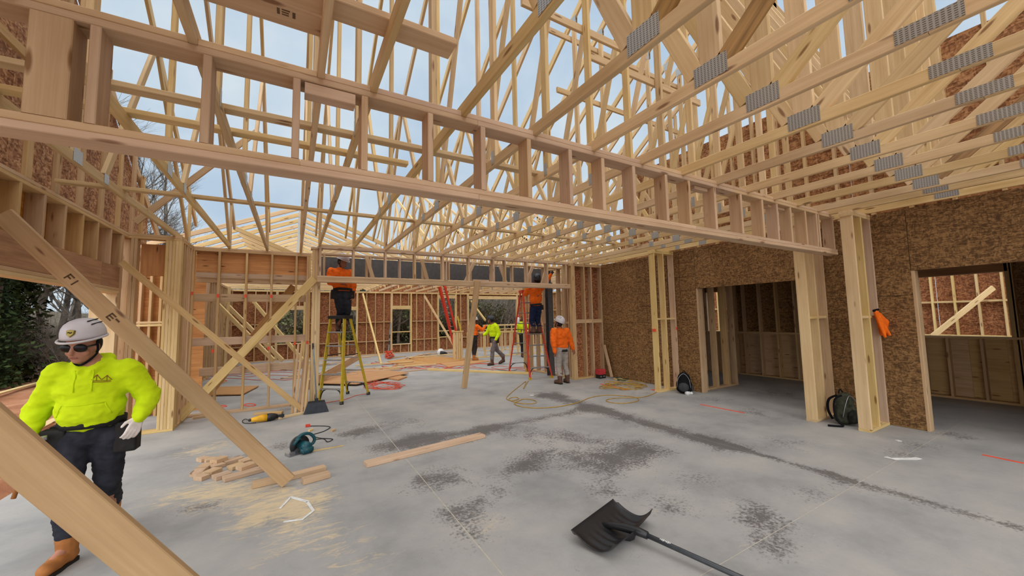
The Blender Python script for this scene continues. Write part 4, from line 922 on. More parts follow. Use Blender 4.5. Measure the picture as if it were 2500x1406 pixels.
# ------------------------------------------------------------------ broom
bp = fl(772, 1008); BT = on(764, 838, y=8.0)
BR = thing('broom', bp, 'dark-bristled angle broom leaning on the pale post', 'broom')
M['brist'] = flat('grey_bristles', (74, 78, 84), .8); M['grayp'] = flat('grey_handle', (124, 134, 140), .4)
bm = bmesh.new()
for row, (z, hw, dy) in enumerate(((.0, .20, .045), (.10, .165, .04), (.2, .12, .03))): pass
for i in range(34):
    for j in range(3):
        u = (i/33-.5); tube(bm, [V((u*.26, (j-1)*.022, .20)), V((u*.40, (j-1)*.035, .004+.03*abs(u)*0))], .0075, 4, True, .005)
bm_obj('bristles', bm, 'brist', BR, False, Matrix.Translation(bp))
bm = bmesh.new(); bmbox(bm, -.135, .135, -.03, .03, .19, .215); bmbox(bm, -.03, .03, -.022, .022, .215, .26); bm_obj('broom_head', bm, 'blackp', BR, False, Matrix.Translation(bp))
tube_obj('handle', [bp+V((0, 0, .24)), BT], .012, 'grayp', BR, 8); tube_obj('handle_grip', [BT.lerp(bp, .09), BT], .015, 'blackp', BR, 8)
# ------------------------------------------------------------------ snow shovel
M['shov'] = flat('shovel_plastic', (34, 34, 36), .38, .5); M['shaft'] = flat('shovel_shaft', (62, 66, 70), .3, .5)
A0, A1 = fl(1394, 1294, .09), fl(1497, 1218, .09)        # leading edge, tipped up off the floor
edge = A1-A0; ex = edge.normalized(); ey = V((ex.y, -ex.x, 0))
if ey.dot(V((1, -1, 0))) < 0: ey = -ey
W_, D_ = edge.length, .36
SH = thing('snow_shovel', V((((A0+A1)/2).x, ((A0+A1)/2).y, 0)), 'black plastic snow shovel lying on the slab', 'shovel')
nu, nv = 36, 14; vs_, fs_ = [], []
for lay in (0, 1):
    for j in range(nv+1):
        v = j/nv
        for i in range(nu+1):
            u = i/nu
            prof = .008+(.085*(1-v/.6)**2 if v < .6 else .095*((v-.6)/.4)**2)
            side = abs(u-.5)*2
            z = prof+.02*max(0, side-.86)/.14*(v > .1)
            rib = .010*math.exp(-(((u*9) % 1-.5)/.16)**2)*(math.sin(min(1, max(0, (v-.18)/.7))*math.pi))
            sock = .075*math.exp(-((u-.5)/.06)**2)*max(0, min(1, (v-.55)/.3))
            z += rib-(sock*.7 if v < .98 else 0)
            z = max(z, .006)
            p = V(((A0+ex*(u*W_)+ey*(v*D_*(1-.05*side))).x, (A0+ex*(u*W_)+ey*(v*D_*(1-.05*side))).y, z-(.005 if lay else 0)))
            vs_.append(p-V((((A0+A1)/2).x, ((A0+A1)/2).y, 0)))
n1 = (nu+1)*(nv+1)
for j in range(nv):
    for i in range(nu):
        a = j*(nu+1)+i; fs_.append((a, a+1, a+nu+2, a+nu+1)); fs_.append((n1+a, n1+a+nu+1, n1+a+nu+2, n1+a+1))
for j in range(nv):
    for i in (0, nu): a = j*(nu+1)+i; fs_.append((a, a+nu+1, n1+a+nu+1, n1+a))
for i in range(nu):
    for j in (0, nv): a = j*(nu+1)+i; fs_.append((a, a+1, n1+a+1, n1+a))
A0.z = A1.z = 0; mesh_obj('blade', vs_, fs_, 'shov', SH, True, Matrix.Translation((A0+A1)/2))
span_ = [A0+ex*(W_*.5)+ey*(D_*.12)+V((0, 0, .022)), A0+ex*(W_*.5)+ey*(D_*.45)+V((0, 0, .055)), A0+ex*(W_*.5)+ey*(D_*.75)+V((0, 0, .075))]
sc_ = A0+ex*(W_*.5)+ey*(D_*1.02)+V((0, 0, .085))
hb = fl(1800, 1406, .06); hdir = (hb-sc_).normalized()
bm = bmesh.new(); tube(bm, span_+[sc_, sc_+hdir*.07], [.014, .024, .03, .03, .026], 10); bm_obj('socket', bm, 'shov', SH, True)
hend = sc_+hdir*1.12
tube_obj('shaft', [sc_+hdir*.02, sc_+hdir*.4, hend], .0165, 'shaft', SH, 12)
bm = bmesh.new(); g = hend; s_ = V((-hdir.y, hdir.x, 0)).normalized()
tube(bm, spline([g, g+hdir*.04+s_*.06, g+hdir*.12+s_*.06, g+hdir*.14, g+hdir*.12-s_*.06, g+hdir*.04-s_*.06, g], 4), .013, 8, False); bm_obj('grip', bm, 'shov', SH, True)
lab = sc_+hdir*.16; st = []
for k in range(7): st.append((k*.011, .004+.003*((k*37) % 3)))
bm = bmesh.new(); fr = frame(hdir, V((0, 0, 1))); mt = Matrix.Translation(lab+V((0, 0, .0165))+V((0, 0, 0))) @ fr.to_4x4()
for dx, h in st: bmbox(bm, dx, dx+.007, -h, h, -.002, .0012, mt)
bm_obj('shaft_lettering', bm, 'white', SH)
# ------------------------------------------------------------------ circular saw
M['teal'] = flat('teal_plastic', (20, 82, 92), .4, .5); M['dgray'] = flat('dark_grey_plastic', (48, 48, 50), .5)
so = fl(735, 1104); SW = thing('circular_saw', so, 'teal circular saw with black cord resting on the slab', 'saw')
sm = Matrix.Translation(so+V((0, 0, .0))) @ Matrix.Rotation(math.radians(24), 4, 'Z')
def disc(bm, c, r, t, a0, a1, ax='y', seg=20, mat=None, r0=0):
    ps = []
    for s in (-t/2, t/2):
        ring = []
        for i in range(seg+1):
            a = math.radians(a0+(a1-a0)*i/seg); p = V((c[0]+r*math.cos(a), c[1]+s, c[2]+r*math.sin(a))); ring.append(p)
        if r0:
            ring += [V((c[0]+r0*math.cos(math.radians(a1+(a0-a1)*i/seg)), c[1]+s, c[2]+r0*math.sin(math.radians(a1+(a0-a1)*i/seg)))) for i in range(seg+1)]
        elif a1-a0 < 359: ring.append(V((c[0], c[1]+s, c[2])))
        ps.append([bm.verts.new(mat @ p if mat else p) for p in (ring if a1-a0 < 359 or r0 else ring[:-1])])
    n = len(ps[0]); bm.faces.new(ps[0]); bm.faces.new(ps[1][::-1])
    for i in range(n): bm.faces.new((ps[0][i], ps[1][i], ps[1][(i+1) % n], ps[0][(i+1) % n]))
bm = bmesh.new(); bmbox(bm, -.17, .13, -.075, .055, .0, .004); bmbox(bm, -.17, -.165, -.075, .055, .0, .03); bmbox(bm, -.13, -.08, -.02, .02, .004, .035); bm_obj('base_plate', bm, 'alu', SW, False, sm)
bm = bmesh.new(); disc(bm, (0, .045, .085), .115, .035, -20, 215, r0=.04); bm_obj('upper_guard', bm, 'dgray', SW, True, sm)
bm = bmesh.new(); disc(bm, (0, .045, .085), .119, .006, 15, 200, r0=.098); bm_obj('guard_rim', bm, 'alu', SW, False, sm)
bm = bmesh.new(); disc(bm, (0, .045, .072), .09, .003, 0, 360, seg=28); bm_obj('saw_blade', bm, 'alu', SW, False, sm)
bm = bmesh.new(); tube(bm, [V((.02, .02, .085)), V((.02, -.1, .085)), V((.02, -.13, .085))], [.055, .058, .045], 14); bm_obj('motor_housing', bm, 'teal', SW, True, sm)
bm = bmesh.new(); bmbox(bm, -.05, .09, -.15, -.06, .008, .085); bmesh.ops.bevel(bm, geom=list(bm.edges), offset=.014, segments=2, affect='EDGES'); bm_obj('gear_case', bm, 'teal', SW, True, sm)
bm = bmesh.new(); tube(bm, spline([V((-.06, .0, .16)), V((.0, .0, .215)), V((.10, .0, .205)), V((.165, .0, .13)), V((.14, 0, .07)), V((.06, 0, .075))], 5), [.02]*26, 10); bm_obj('rear_handle', bm, 'teal', SW, True, sm)
bm = bmesh.new(); tube(bm, [V((-.10, -.02, .12)), V((-.06, -.03, .17)), V((-.02, -.01, .18))], .018, 10); bm_obj('front_handle', bm, 'teal', SW, True, sm)
h0 = sm @ V((.165, 0, .11))
tube_obj('power_cord', spline([h0, fl(790, 1077)+V((0, 0, .03)), fl(800, 1080)+V((0, 0, .007)), fl(812, 1074)+V((0, 0, .007)), fl(805, 1072)+V((0, 0, .007)), fl(780, 1071)+V((0, 0, .01)), fl(762, 1064)+V((0, 0, .01)), fl(790, 1054)+V((0, 0, .007)), fl(806, 1044)+V((0, 0, .007)), fl(790, 1041)+V((0, 0, .007)), fl(758, 1041)+V((0, 0, .007))], 6), .006, 'kcord', SW)
pg = fl(752, 1042); span('plug', pg.x-.035, pg.x+.03, pg.y-.02, pg.y+.02, .002, .04, 'redp', SW)
# ------------------------------------------------------------------ reciprocating saw
M['toolyel'] = flat('tool_yellow', (232, 172, 40), .45)
ro = fl(648, 1029); RS = thing('reciprocating_saw', ro, 'yellow and black reciprocating saw lying on the slab', 'saw')
rmx = Matrix.Translation(ro+V((0, 0, .062))) @ Matrix.Rotation(math.radians(10), 4, 'Z')
bm = bmesh.new(); tube(bm, [V((-.20, 0, 0)), V((-.14, 0, .0)), V((-.06, 0, .005)), V((.02, 0, 0))], [.032, .042, .056, .06], 10); bm_obj('rear_body', bm, 'toolyel', RS, True, rmx)
bm = bmesh.new(); tube(bm, [V((.02, 0, 0)), V((.07, 0, 0)), V((.13, 0, -.002)), V((.17, 0, -.005))], [.062, .064, .052, .036], 12); bm_obj('front_boot', bm, 'blackp', RS, True, rmx)
bm = bmesh.new(); bmbox(bm, .17, .27, -.018, .018, -.03, .015); bmbox(bm, .235, .25, -.028, .028, -.04, .03); bm_obj('shoe', bm, 'dgray', RS, False, rmx)
bm = bmesh.new(); tube(bm, [V((-.235, 0, 0)), V((-.19, 0, 0))], .022, 8); bm_obj('rear_cap', bm, 'blackp', RS, True, rmx)
tube_obj('power_cord', spline([rmx @ V((-.235, 0, 0)), fl(600, 1026)+V((0, 0, .02)), fl(592, 1028)+V((0, 0, .007)), fl(597, 1034)+V((0, 0, .007)), fl(625, 1033)+V((0, 0, .007))], 6), .006, 'kcord', RS)
# ------------------------------------------------------------------ bags, case, jacket
TMP = bpy.data.scenes.new('tmp_eval')          # small side scene so that evaluating one mesh stays quick
def remeshed(name, build, voxel, m, parent=None, smooth_it=4, mat4=None):
    bm = bmesh.new(); build(bm)
    me = bpy.data.meshes.new('tmp'); bmesh.ops.recalc_face_normals(bm, faces=bm.faces); bm.to_mesh(me); bm.free()
    o = bpy.data.objects.new('tmp', me); TMP.collection.objects.link(o)
    md = o.modifiers.new('r', 'REMESH'); md.mode = 'VOXEL'; md.voxel_size = voxel; md.use_smooth_shade = True
    if smooth_it:
        ms = o.modifiers.new('s', 'SMOOTH'); ms.iterations = smooth_it; ms.factor = .5
    TMP.view_layers[0].update(); dg = TMP.view_layers[0].depsgraph; ev = o.evaluated_get(dg)
    out = bpy.data.meshes.new_from_object(ev); bpy.data.objects.remove(o); bpy.data.meshes.remove(me)
    out.name = name; out.materials.clear()
    out.materials.append(M[m] if isinstance(m, str) else m)
    out.polygons.foreach_set('use_smooth', [True]*len(out.polygons))
    return place(bpy.data.objects.new(name, out), mat4 or Matrix.Identity(4), parent)
def ball(bm, c, r, sx=1, sy=1, sz=1, rot=None, seg=12):
    mt = Matrix.Translation(V(c)) @ (rot.to_4x4() if rot else Matrix.Identity(4)) @ Matrix.Diagonal((r*sx, r*sy, r*sz, 1))
    nv_ = max(6, seg//2+2); top = bm.verts.new(mt @ V((0, 0, 1))); bot = bm.verts.new(mt @ V((0, 0, -1))); rows = []
    for j in range(1, nv_):
        t = math.pi*j/nv_; rows.append([bm.verts.new(mt @ V((math.sin(t)*math.cos(6.28318*i/seg), math.sin(t)*math.sin(6.28318*i/seg), math.cos(t)))) for i in range(seg)])
    for i in range(seg):
        k = (i+1) % seg; bm.faces.new((top, rows[0][i], rows[0][k])); bm.faces.new((bot, rows[-1][k], rows[-1][i]))
        for a, b in zip(rows, rows[1:]): bm.faces.new((a[i], b[i], b[k], a[k]))
def capsule(bm, a, b, ra, rb, seg=12):
    a, b = V(a), V(b); ball(bm, a, ra, seg=seg); ball(bm, b, rb, seg=seg)
    if (b-a).length > 1e-4: tube(bm, [a, b], [ra, rb], seg)
def backpack(loc, rotz, lean, m, m2, label, s=1.0, slump=0.0):
    t = thing('backpack', loc, label, 'backpack')
    mt = Matrix.Translation(loc) @ Matrix.Rotation(rotz, 4, 'Z') @ Matrix.Rotation(lean, 4, 'Y') @ Matrix.Scale(s, 4)
    def b1(bm):
        ball(bm, (0, 0, .16), .17, .62, .95, 1.0); ball(bm, (0.01, 0, .30), .15, .6, .85, .9); ball(bm, (0, 0, .09), .15, .75, 1.05, .62)
    remeshed('pack_body', b1, .015, m, t, 3, mt)
    def b2(bm): ball(bm, (-.11, 0, .13), .10, .55, 1.05, .95)
    remeshed('front_pocket', b2, .012, m2, t, 2, mt)
    for s2 in (-1, 1): tube_obj('shoulder_strap', [mt @ p for p in spline([V((.07, s2*.06, .38)), V((.15, s2*.09, .30)), V((.15, s2*.10, .16)), V((.08, s2*.11, .05))], 6)], .017, 'black', t)
    tube_obj('haul_loop', [mt @ p for p in spline([V((.06, -.04, .41)), V((.07, 0, .46)), V((.06, .04, .41))], 5)], .009, 'black', t)
    tube_obj('zip', [mt @ p for p in spline([V((-.06, -.13, .12)), V((-.07, -.10, .30)), V((-.05, 0, .40)), V((-.07, .10, .30)), V((-.06, .13, .12))], 6)], .005, 'alu', t)
    def b3(bm): ball(bm, (0, -.15, .12), .045, .9, .7, 1.6)
    remeshed('bottle_pocket', b3, .01, m2, t, 1, mt)
    return t
M['bkgray'] = flat('charcoal_nylon', (56, 58, 60), .7); M['camo'] = flat('olive_nylon', (58, 60, 48), .85, .2, 0, .5); M['camo2'] = flat('dark_olive_nylon', (38, 40, 34), .85, .2, 0, .5)
backpack(V((7.08, 5.13, 0)), math.radians(30), .12, 'black', 'bkgray', 'black and grey backpack against the stub wall foot', 1.0)
gb = backpack(V((7.0, 2.46, 0)), math.radians(75), -.10, 'camo', 'camo2', 'olive green backpack slumped between two stub walls', 1.06)
tube_obj('loose_strap', spline([on(2055, 965, x=6.85), on(2038, 975, x=6.83), on(2037, 1005, x=6.82), on(2048, 1030, x=6.80), fl(2058, 1043)+V((0, 0, .016)), fl(2022, 1041)+V((0, 0, .016))], 6), .014, 'black', gb)
bt = fl(1683, 963)
def bcl(bm):
    for i in range(7): ball(bm, (random.uniform(-.09, .09), random.uniform(-.05, .05), .03), random.uniform(.025, .045))
o = remeshed('plastic_bag', bcl, .008, 'white', None, 1, Matrix.Translation(bt)); tag(o, 'crumpled clear plastic bag on the slab before the black backpack', 'bag')
cs = fl(1472, 924); CS = thing('tool_case', cs, 'red-topped black tool case against the stud panel', 'case')
M['casered'] = flat('case_red', (196, 60, 66), .5)
span('case_base', cs.x-.1, cs.x+.1, cs.y, cs.y+.16, 0, .10, 'blackp', CS); span('case_lid', cs.x-.1, cs.x+.1, cs.y-.002, cs.y+.16, .102, .235, 'casered', CS)
for s in (-.06, .045): span('latch', cs.x+s-.03, cs.x+s+.02, cs.y-.01, cs.y, .04, .075, 'alu', CS)
# orange jacket hung on blocking of the near stub wall
M['orange'] = flat('orange_cloth', (244, 112, 28), .85, .15); M['orange2'] = flat('orange_sweater', (240, 108, 30), .85, .15)
def jk(bm):
    for i in range(9):
        u = i/8; x = 7.17+.30*u; top = V((7.15+.16*u, 2.055-.01*math.sin(u*9), 1.62-.05*u*u)); bot = V((7.20+.34*u, 2.02-.035*math.sin(u*13+1), 1.27+.10*u*u+.02*math.sin(u*7)))
        capsule(bm, top, top.lerp(bot, .5)+V((.0, -.012*(i % 2), 0)), .022, .026, 8); capsule(bm, top.lerp(bot, .5)+V((0, -.012*(i % 2), 0)), bot, .026, .02, 8)
J = remeshed('work_jacket', jk, .009, 'orange', None, 2); tag(J, 'bright orange jacket hung on the stub wall blocking', 'jacket')
def jc(bm): capsule(bm, (7.13, 2.06, 1.635), (7.25, 2.05, 1.65), .02, .018, 8)
remeshed('jacket_collar', jc, .008, 'black', J, 1)
# far grinder-like saw and water bottle
q = fl(1076, 868); FS = thing('miter_saw', q, 'small silver-grey power tool on far plywood', 'saw')
bm = bmesh.new(); disc(bm, (0, 0, .16), .16, .05, 0, 360, seg=18); bm_obj('tool_guard', bm, 'white', FS, True, Matrix.Translation(q)); bm = bmesh.new(); tube(bm, [V((-.02, -.1, .12)), V((.15, -.05, .1)), V((.28, 0, .08))], [.1, .08, .05], 10); bm_obj('tool_motor', bm, 'dgray', FS, True, Matrix.Translation(q)); bm = bmesh.new(); bmbox(bm, -.2, .2, -.12, .12, 0, .02); bm_obj('tool_base', bm, 'alu', FS, False, Matrix.Translation(q))
q = on(1264, 770, y=17.24); q.z = 1.321; CJ = thing('water_jug', q, 'clear jug with red lid on the taller low wall', 'jug')
bm = bmesh.new(); tube(bm, [V((0, 0, 0)), V((0, 0, .3)), V((0, 0, .36))], [.09, .09, .06], 12); bm_obj('jug_body', bm, 'white', CJ, True, Matrix.Translation(q)); bm = bmesh.new(); tube(bm, [V((0, 0, .36)), V((0, 0, .44))], .075, 12); bm_obj('jug_lid', bm, 'redp', CJ, True, Matrix.Translation(q))
# ------------------------------------------------------------------ people
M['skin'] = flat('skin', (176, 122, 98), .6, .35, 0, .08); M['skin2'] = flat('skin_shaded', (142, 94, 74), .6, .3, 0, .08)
M['lime'] = flat('lime_fleece', (206, 232, 24), .85, .15, 0, .06); M['denim'] = flat('dark_denim', (48, 50, 58), .85, .15, 0, .25); M['navy'] = flat('navy_denim', (28, 38, 66), .85, .15, 0, .25)
M['khaki'] = flat('grey_work_trousers', (158, 148, 140), .85, .15, 0, .1); M['dktrou'] = flat('black_work_trousers', (46, 42, 42), .85, .15, 0, .2); M['taupe'] = flat('taupe_trousers', (116, 106, 106), .85, .15, 0, .15)
M['boot'] = flat('tan_leather', (172, 110, 58), .7, .3, 0, .15); M['boot2'] = flat('brown_leather', (94, 66, 52), .7, .3); M['sole'] = flat('boot_sole', (40, 34, 30), .8)
M['helmw'] = flat('white_helmet', (206, 200, 204), .4, .5, 0, .04); M['helmb'] = flat('black_helmet', (44, 48, 54), .35, .5); M['glove'] = flat('white_glove', (226, 214, 208), .8); M['gloved'] = flat('dark_glove', (60, 50, 46), .8)
M['glass'] = flat('dark_lens', (10, 10, 12), .4, .3); M['gold'] = flat('gold_badge', (150, 132, 62), .4, .5, .5); M['logo'] = flat('brown_print', (150, 98, 44), .8); M['hair'] = flat('dark_hair', (30, 24, 22), .8); M['leather'] = flat('belt_leather', (34, 32, 32), .7)
def wrinkle(o, amp, sc, seed=0.0, az=1.0):
    me = o.data; me.update(); n_ = len(me.vertices); co = [0.0]*(3*n_); no = [0.0]*(3*n_)
    me.vertices.foreach_get('co', co); me.vertex_normals.foreach_get('vector', no)
    for i in range(0, 3*n_, 3):
        x, y, z = co[i], co[i+1], co[i+2]
        k = amp*(noise.noise((x*sc+seed, y*sc, z*sc*az))+.5*noise.noise((x*sc*2.3, y*sc*2.3+seed, z*sc*2.3*az)))
        co[i] += no[i]*k; co[i+1] += no[i+1]*k; co[i+2] += no[i+2]*k
    me.vertices.foreach_set('co', co); me.update()
def hframe(face, up=V((0, 0, 1))):
    f = V(face).normalized(); r = f.cross(up).normalized(); u = r.cross(f); return Matrix((r, f, u)).transposed()     # x right, y forward, z up
def hand(bm, w, tip, palm, thumb, curl=.5, k=1.0):
    w, tip = V(w), V(tip); d = (tip-w).normalized(); pn = V(palm); pn = (pn-d*pn.dot(d)).normalized(); s = d.cross(pn)
    if s.dot(V(thumb)) < 0: s = -s
    c = w+d*.05*k
    for i in range(4): capsule(bm, w+s*(.012-.008*i)*k, c+d*.042*k+s*(.030-.020*i)*k, .016*k, .0115*k, 8)
    for i, L in enumerate((.070, .078, .072, .056)):
        b = c+d*.042*k+s*(.030-.020*i)*k; a1 = curl*.7; p1 = b+(d*math.cos(a1)+pn*math.sin(a1))*L*.45*k; a2 = curl*1.7; p2 = p1+(d*math.cos(a2)+pn*math.sin(a2))*L*.33*k; a3 = curl*2.4; p3 = p2+(d*math.cos(a3)+pn*math.sin(a3))*L*.25*k
        capsule(bm, b, p1, .0098*k, .0092*k, 8); capsule(bm, p1, p2, .0092*k, .0085*k, 8); capsule(bm, p2, p3, .0085*k, .0072*k, 8)
    t0 = w+d*.022*k+s*.024*k; t1 = t0+(d*.7+s*.65+pn*.35).normalized()*.042*k; t2 = t1+(d*.9+s*.15+pn*.5).normalized()*.032*k
    capsule(bm, t0, t1, .0135*k, .0115*k, 8); capsule(bm, t1, t2, .011*k, .0085*k, 8)
def person(label, J, face, fwd, top, legs, bootm, helm, voxel=.014, hood=False, glove=None, pouch=(), hs=1.0, skin='skin', detail=False, palms=None, curl=.6, belly=1.0, bulk=1.0, belt=True):
    J = {k: V(v) for k, v in J.items()}; fwd = V(fwd).normalized(); rv = (J['sR']-J['sL']).normalized(); tf = Matrix((rv, fwd, rv.cross(fwd))).transposed(); hf = hframe(face)
    hd = J['head']; pm = palms or {}
    def body(bm):
        ball(bm, hd+hf @ V((0, -.01, .015)), .1, .80, .98, 1.06, hf, 20); ball(bm, hd+hf @ V((0, .025, -.045)), .078, .82, .92, .98, hf, 16); ball(bm, hd+hf @ V((0, .062, -.085)), .034, 1.05, .9, .8, hf)
        capsule(bm, hd+hf @ V((0, .083, .012)), hd+hf @ V((0, .106, -.026)), .010, .015, 8); ball(bm, hd+hf @ V((0, .078, -.058)), .024, 1.25, .7, .62, hf)
        for s in (-1, 1): ball(bm, hd+hf @ V((s*.080, -.005, -.012)), .027, .35, .75, 1.15, hf); ball(bm, hd+hf @ V((s*.034, .070, .004)), .020, 1.1, .6, .8, hf); ball(bm, hd+hf @ V((s*.045, .055, -.035)), .026, 1, .8, 1, hf)
        capsule(bm, hd+hf @ V((0, -.02, -.06)), J['neck'], .052, .06); capsule(bm, J['neck'], J['chest'], .07, .11); capsule(bm, J['chest'], J['pel'], .11, .10)
        for s in 'LR':
            capsule(bm, J['chest'], J['s'+s], .07, .05); capsule(bm, J['s'+s], J['e'+s], .045, .036); capsule(bm, J['e'+s], J['w'+s], .036, .027)
            capsule(bm, J['pel'], J['h'+s], .09, .075); capsule(bm, J['h'+s], J['k'+s], .07, .05); capsule(bm, J['k'+s], J['a'+s], .048, .036); capsule(bm, J['a'+s], J['a'+s].lerp(J['t'+s], .6), .034, .03)
            if not (glove and s in glove): hand(bm, J['w'+s], J['f'+s], pm.get(s, fwd), pm.get('t'+s, fwd), curl, hs)
    P = remeshed('person', body, voxel if not detail else .0055, skin, None, 2); tag(P, label, 'person')
    def tops(bm):
        ball(bm, J['chest'], .165, 1.13*bulk, .80, 1.05, tf, 18); ball(bm, J['chest'].lerp(J['pel'], .5)+fwd*.015*belly, .155, 1.13*bulk, .82*belly, 1.1, tf, 18); ball(bm, J['pel']+V((0, 0, .05)), .158, 1.08, .78, .6, tf, 18)
        capsule(bm, J['neck']-V((0, 0, .02)), J['chest'], .075, .12); capsule(bm, J['sL'].lerp(J['sR'], .12), J['sR'].lerp(J['sL'], .12), .074, .074)
        for s in 'LR': capsule(bm, J['s'+s], J['e'+s], .08*bulk, .068*bulk); capsule(bm, J['e'+s], J['w'+s], .068*bulk, .05)
        if hood: capsule(bm, J['neck']-fwd*.075+rv*.06+V((0, 0, .015)), J['neck']-fwd*.075-rv*.06+V((0, 0, .015)), .05, .05); capsule(bm, J['neck']-fwd*.02+rv*.085, J['neck']+fwd*.075+rv*.03-V((0, 0, .05)), .034, .026); capsule(bm, J['neck']-fwd*.02-rv*.085, J['neck']+fwd*.075-rv*.03-V((0, 0, .05)), .034, .026)
    T = remeshed('hoodie' if hood else 'sweater', tops, voxel if not detail else .011, top, P, 5); wrinkle(T, .009 if not detail else .011, 13, 3.0, 1.6)
    for s in 'LR':
        d = (J['w'+s]-J['e'+s]).normalized(); bm = bmesh.new(); tube(bm, [J['w'+s]-d*.05, J['w'+s]-d*.01, J['w'+s]+d*.012], [.050, .044, .040], 12); bm_obj('cuff', bm, top, P, True)
    def trou(bm):
        ball(bm, J['pel']-V((0, 0, .03)), .15, 1.08, .80, .75, tf, 16)
        for s in 'LR': capsule(bm, J['h'+s], J['k'+s], .104, .080); capsule(bm, J['k'+s], J['a'+s]+V((0, 0, .10)), .072, .068)
    U = remeshed('trousers', trou, voxel if not detail else .011, legs, P, 4); wrinkle(U, .008, 15, 8.0, 2.2)
    for s in 'LR':
        a, t_ = J['a'+s], J['t'+s]; d2 = V((t_.x-a.x, t_.y-a.y, 0)).normalized(); zf = t_.z-.03; tilt = (a.z-.12-zf)
        heel = V((a.x, a.y, zf+max(0, tilt)))-d2*.045; toe = V((a.x, a.y, zf))+d2*.175+V((0, 0, 0))
        def bt_(bm):
            capsule(bm, a+V((0, 0, .12)), a+V((0, 0, .05)), .062, .062); capsule(bm, a+V((0, 0, .07)), heel+d2*.04+V((0, 0, .06)), .062, .054); capsule(bm, heel+d2*.015+V((0, 0, .058)), heel.lerp(toe, .55)+V((0, 0, .062)), .046, .050)
            capsule(bm, heel.lerp(toe, .55)+V((0, 0, .056)), toe-d2*.03+V((0, 0, .050)), .050, .044)
        B = remeshed('boot', bt_, .010 if not detail else .007, bootm, P, 2)
        sd = (toe-heel); L = sd.length; fr_ = frame(sd, V((0, 0, 1))); mt = Matrix.Translation(heel) @ fr_.to_4x4()
        bm = bmesh.new(); ol = [(-.02, .030), (.0, .042), (.08, .038), (L*.62, .048), (L*.85, .044), (L+.008, .020)]
        out_ = [(x, y) for x, y in ol]+[(x, -y) for x, y in ol[::-1]]
        lo = [bm.verts.new(mt @ V((x, y, .001))) for x, y in out_]; hi = [bm.verts.new(mt @ V((x, y, .022))) for x, y in out_]; bm.faces.new(lo[::-1]); bm.faces.new(hi)
        for i in range(len(out_)): bm.faces.new((lo[i], lo[(i+1) % len(out_)], hi[(i+1) % len(out_)], hi[i]))
        bm_obj('sole', bm, 'sole', B)
    if glove:
        for s in glove:
            def g_(bm): hand(bm, J['w'+s], J['f'+s], pm.get(s, fwd), pm.get('t'+s, fwd), curl, hs*1.08); capsule(bm, J['w'+s], J['w'+s].lerp(J['f'+s], .1), .036, .034)
            remeshed('glove', g_, .006 if detail else .009, glove[s], P, 1)
    # belt
    bm = bmesh.new(); rg = []; cb = J['pel']+V((0, 0, .045 if belt else -.05))
    for z in (-.028, .028):
        for rr in ((.178, .170) if belt else (.150, .142)): rg.append([bm.verts.new(cb+tf @ V((rr*1.02*math.cos(a*.2618), rr*.80*math.sin(a*.2618)*(1+.05*belly), z))) for a in range(24)])
    for i in range(24):
        j = (i+1) % 24
        for a, b in ((0, 2), (3, 1), (2, 3), (1, 0)): bm.faces.new((rg[a][i], rg[a][j], rg[b][j], rg[b][i]))
    BL = bm_obj('tool_belt', bm, 'leather', P, True)
    for sx, sy, w_, h_ in pouch:
        mt = Matrix.Translation(cb+tf @ V((sx, sy, -.02))) @ tf.to_4x4()
        def pc(bm): bmbox(bm, -w_/2, w_/2, -.045, .045, -h_, .0, mt); ball(bm, mt @ V((0, .0, -h_*.8)), w_*.5, .9, .8, .6, tf)
        remeshed('tool_pouch', pc, .010, 'leather', BL, 2)
    # helmet
    hm = {'w': 'helmw', 'b': 'helmb'}[helm]
    mt = Matrix.Translation(hd+hf @ V((0, -.012, .062))) @ hf.to_4x4() @ Matrix.Rotation(math.radians(4), 4, 'X')
    bm = bmesh.new(); prev = None; N = 28
    prof = [(1.0, .0), (1.005, .02), (.985, .045), (.92, .075), (.78, .105), (.55, .128), (.28, .14), (.02, .144)]
    rows = []
    for sc_, z in prof:
        rows.append([bm.verts.new(mt @ V((.108*sc_*math.cos(6.2832*i/N), (.130*sc_)*math.sin(6.2832*i/N)-.005, z*.94))) for i in range(N)])
    for a, b in zip(rows, rows[1:]):
        for i in range(N): bm.faces.new((a[i], a[(i+1) % N], b[(i+1) % N], b[i]))
    bm.faces.new(rows[-1])
    inner = [bm.verts.new(mt @ V((.101*math.cos(6.2832*i/N), .122*math.sin(6.2832*i/N)-.005, .002))) for i in range(N)]
    for i in range(N): bm.faces.new((rows[0][i], inner[i], inner[(i+1) % N], rows[0][(i+1) % N]))
    HM = bm_obj('helmet', bm, hm, P, True)
    bm = bmesh.new(); pts = [mt @ V((.111*math.cos(a), .134*math.sin(a)+.014*max(0, math.sin(a)), -.004-.008*max(0, math.sin(a)))) for a in [6.2832*i/28 for i in range(29)]]; tube(bm, pts, .008, 6, False); bm_obj('helmet_brim', bm, hm, HM, True)
    for s in (-1, 1):
        for k in range(2):
            p0, p1 = mt @ V((s*(.058+.022*k), -.055, .121-.022*k)), mt @ V((s*(.062+.022*k), .035, .119-.022*k)); bm = bmesh.new(); tube(bm, [p0, p1], .0045, 6); bm_obj('helmet_vent', bm, 'dgray', HM, True)
    bm = bmesh.new(); tube(bm, spline([hd+hf @ V((-.088, .0, .03)), hd+hf @ V((-.082, .018, -.06)), hd+hf @ V((0, .06, -.128)), hd+hf @ V((.082, .018, -.06)), hd+hf @ V((.088, 0, .03))], 6), .007, 6); bm_obj('chin_strap', bm, 'black', HM, True)
    def hr(bm): ball(bm, hd+hf @ V((0, -.022, .01)), .1, .84, .92, .98, hf, 16)
    remeshed('hair', hr, .012, 'hair', P, 1)
    P['fr'] = 0; del P['fr']
    return P, hf, tf, hd, mt, HM, T
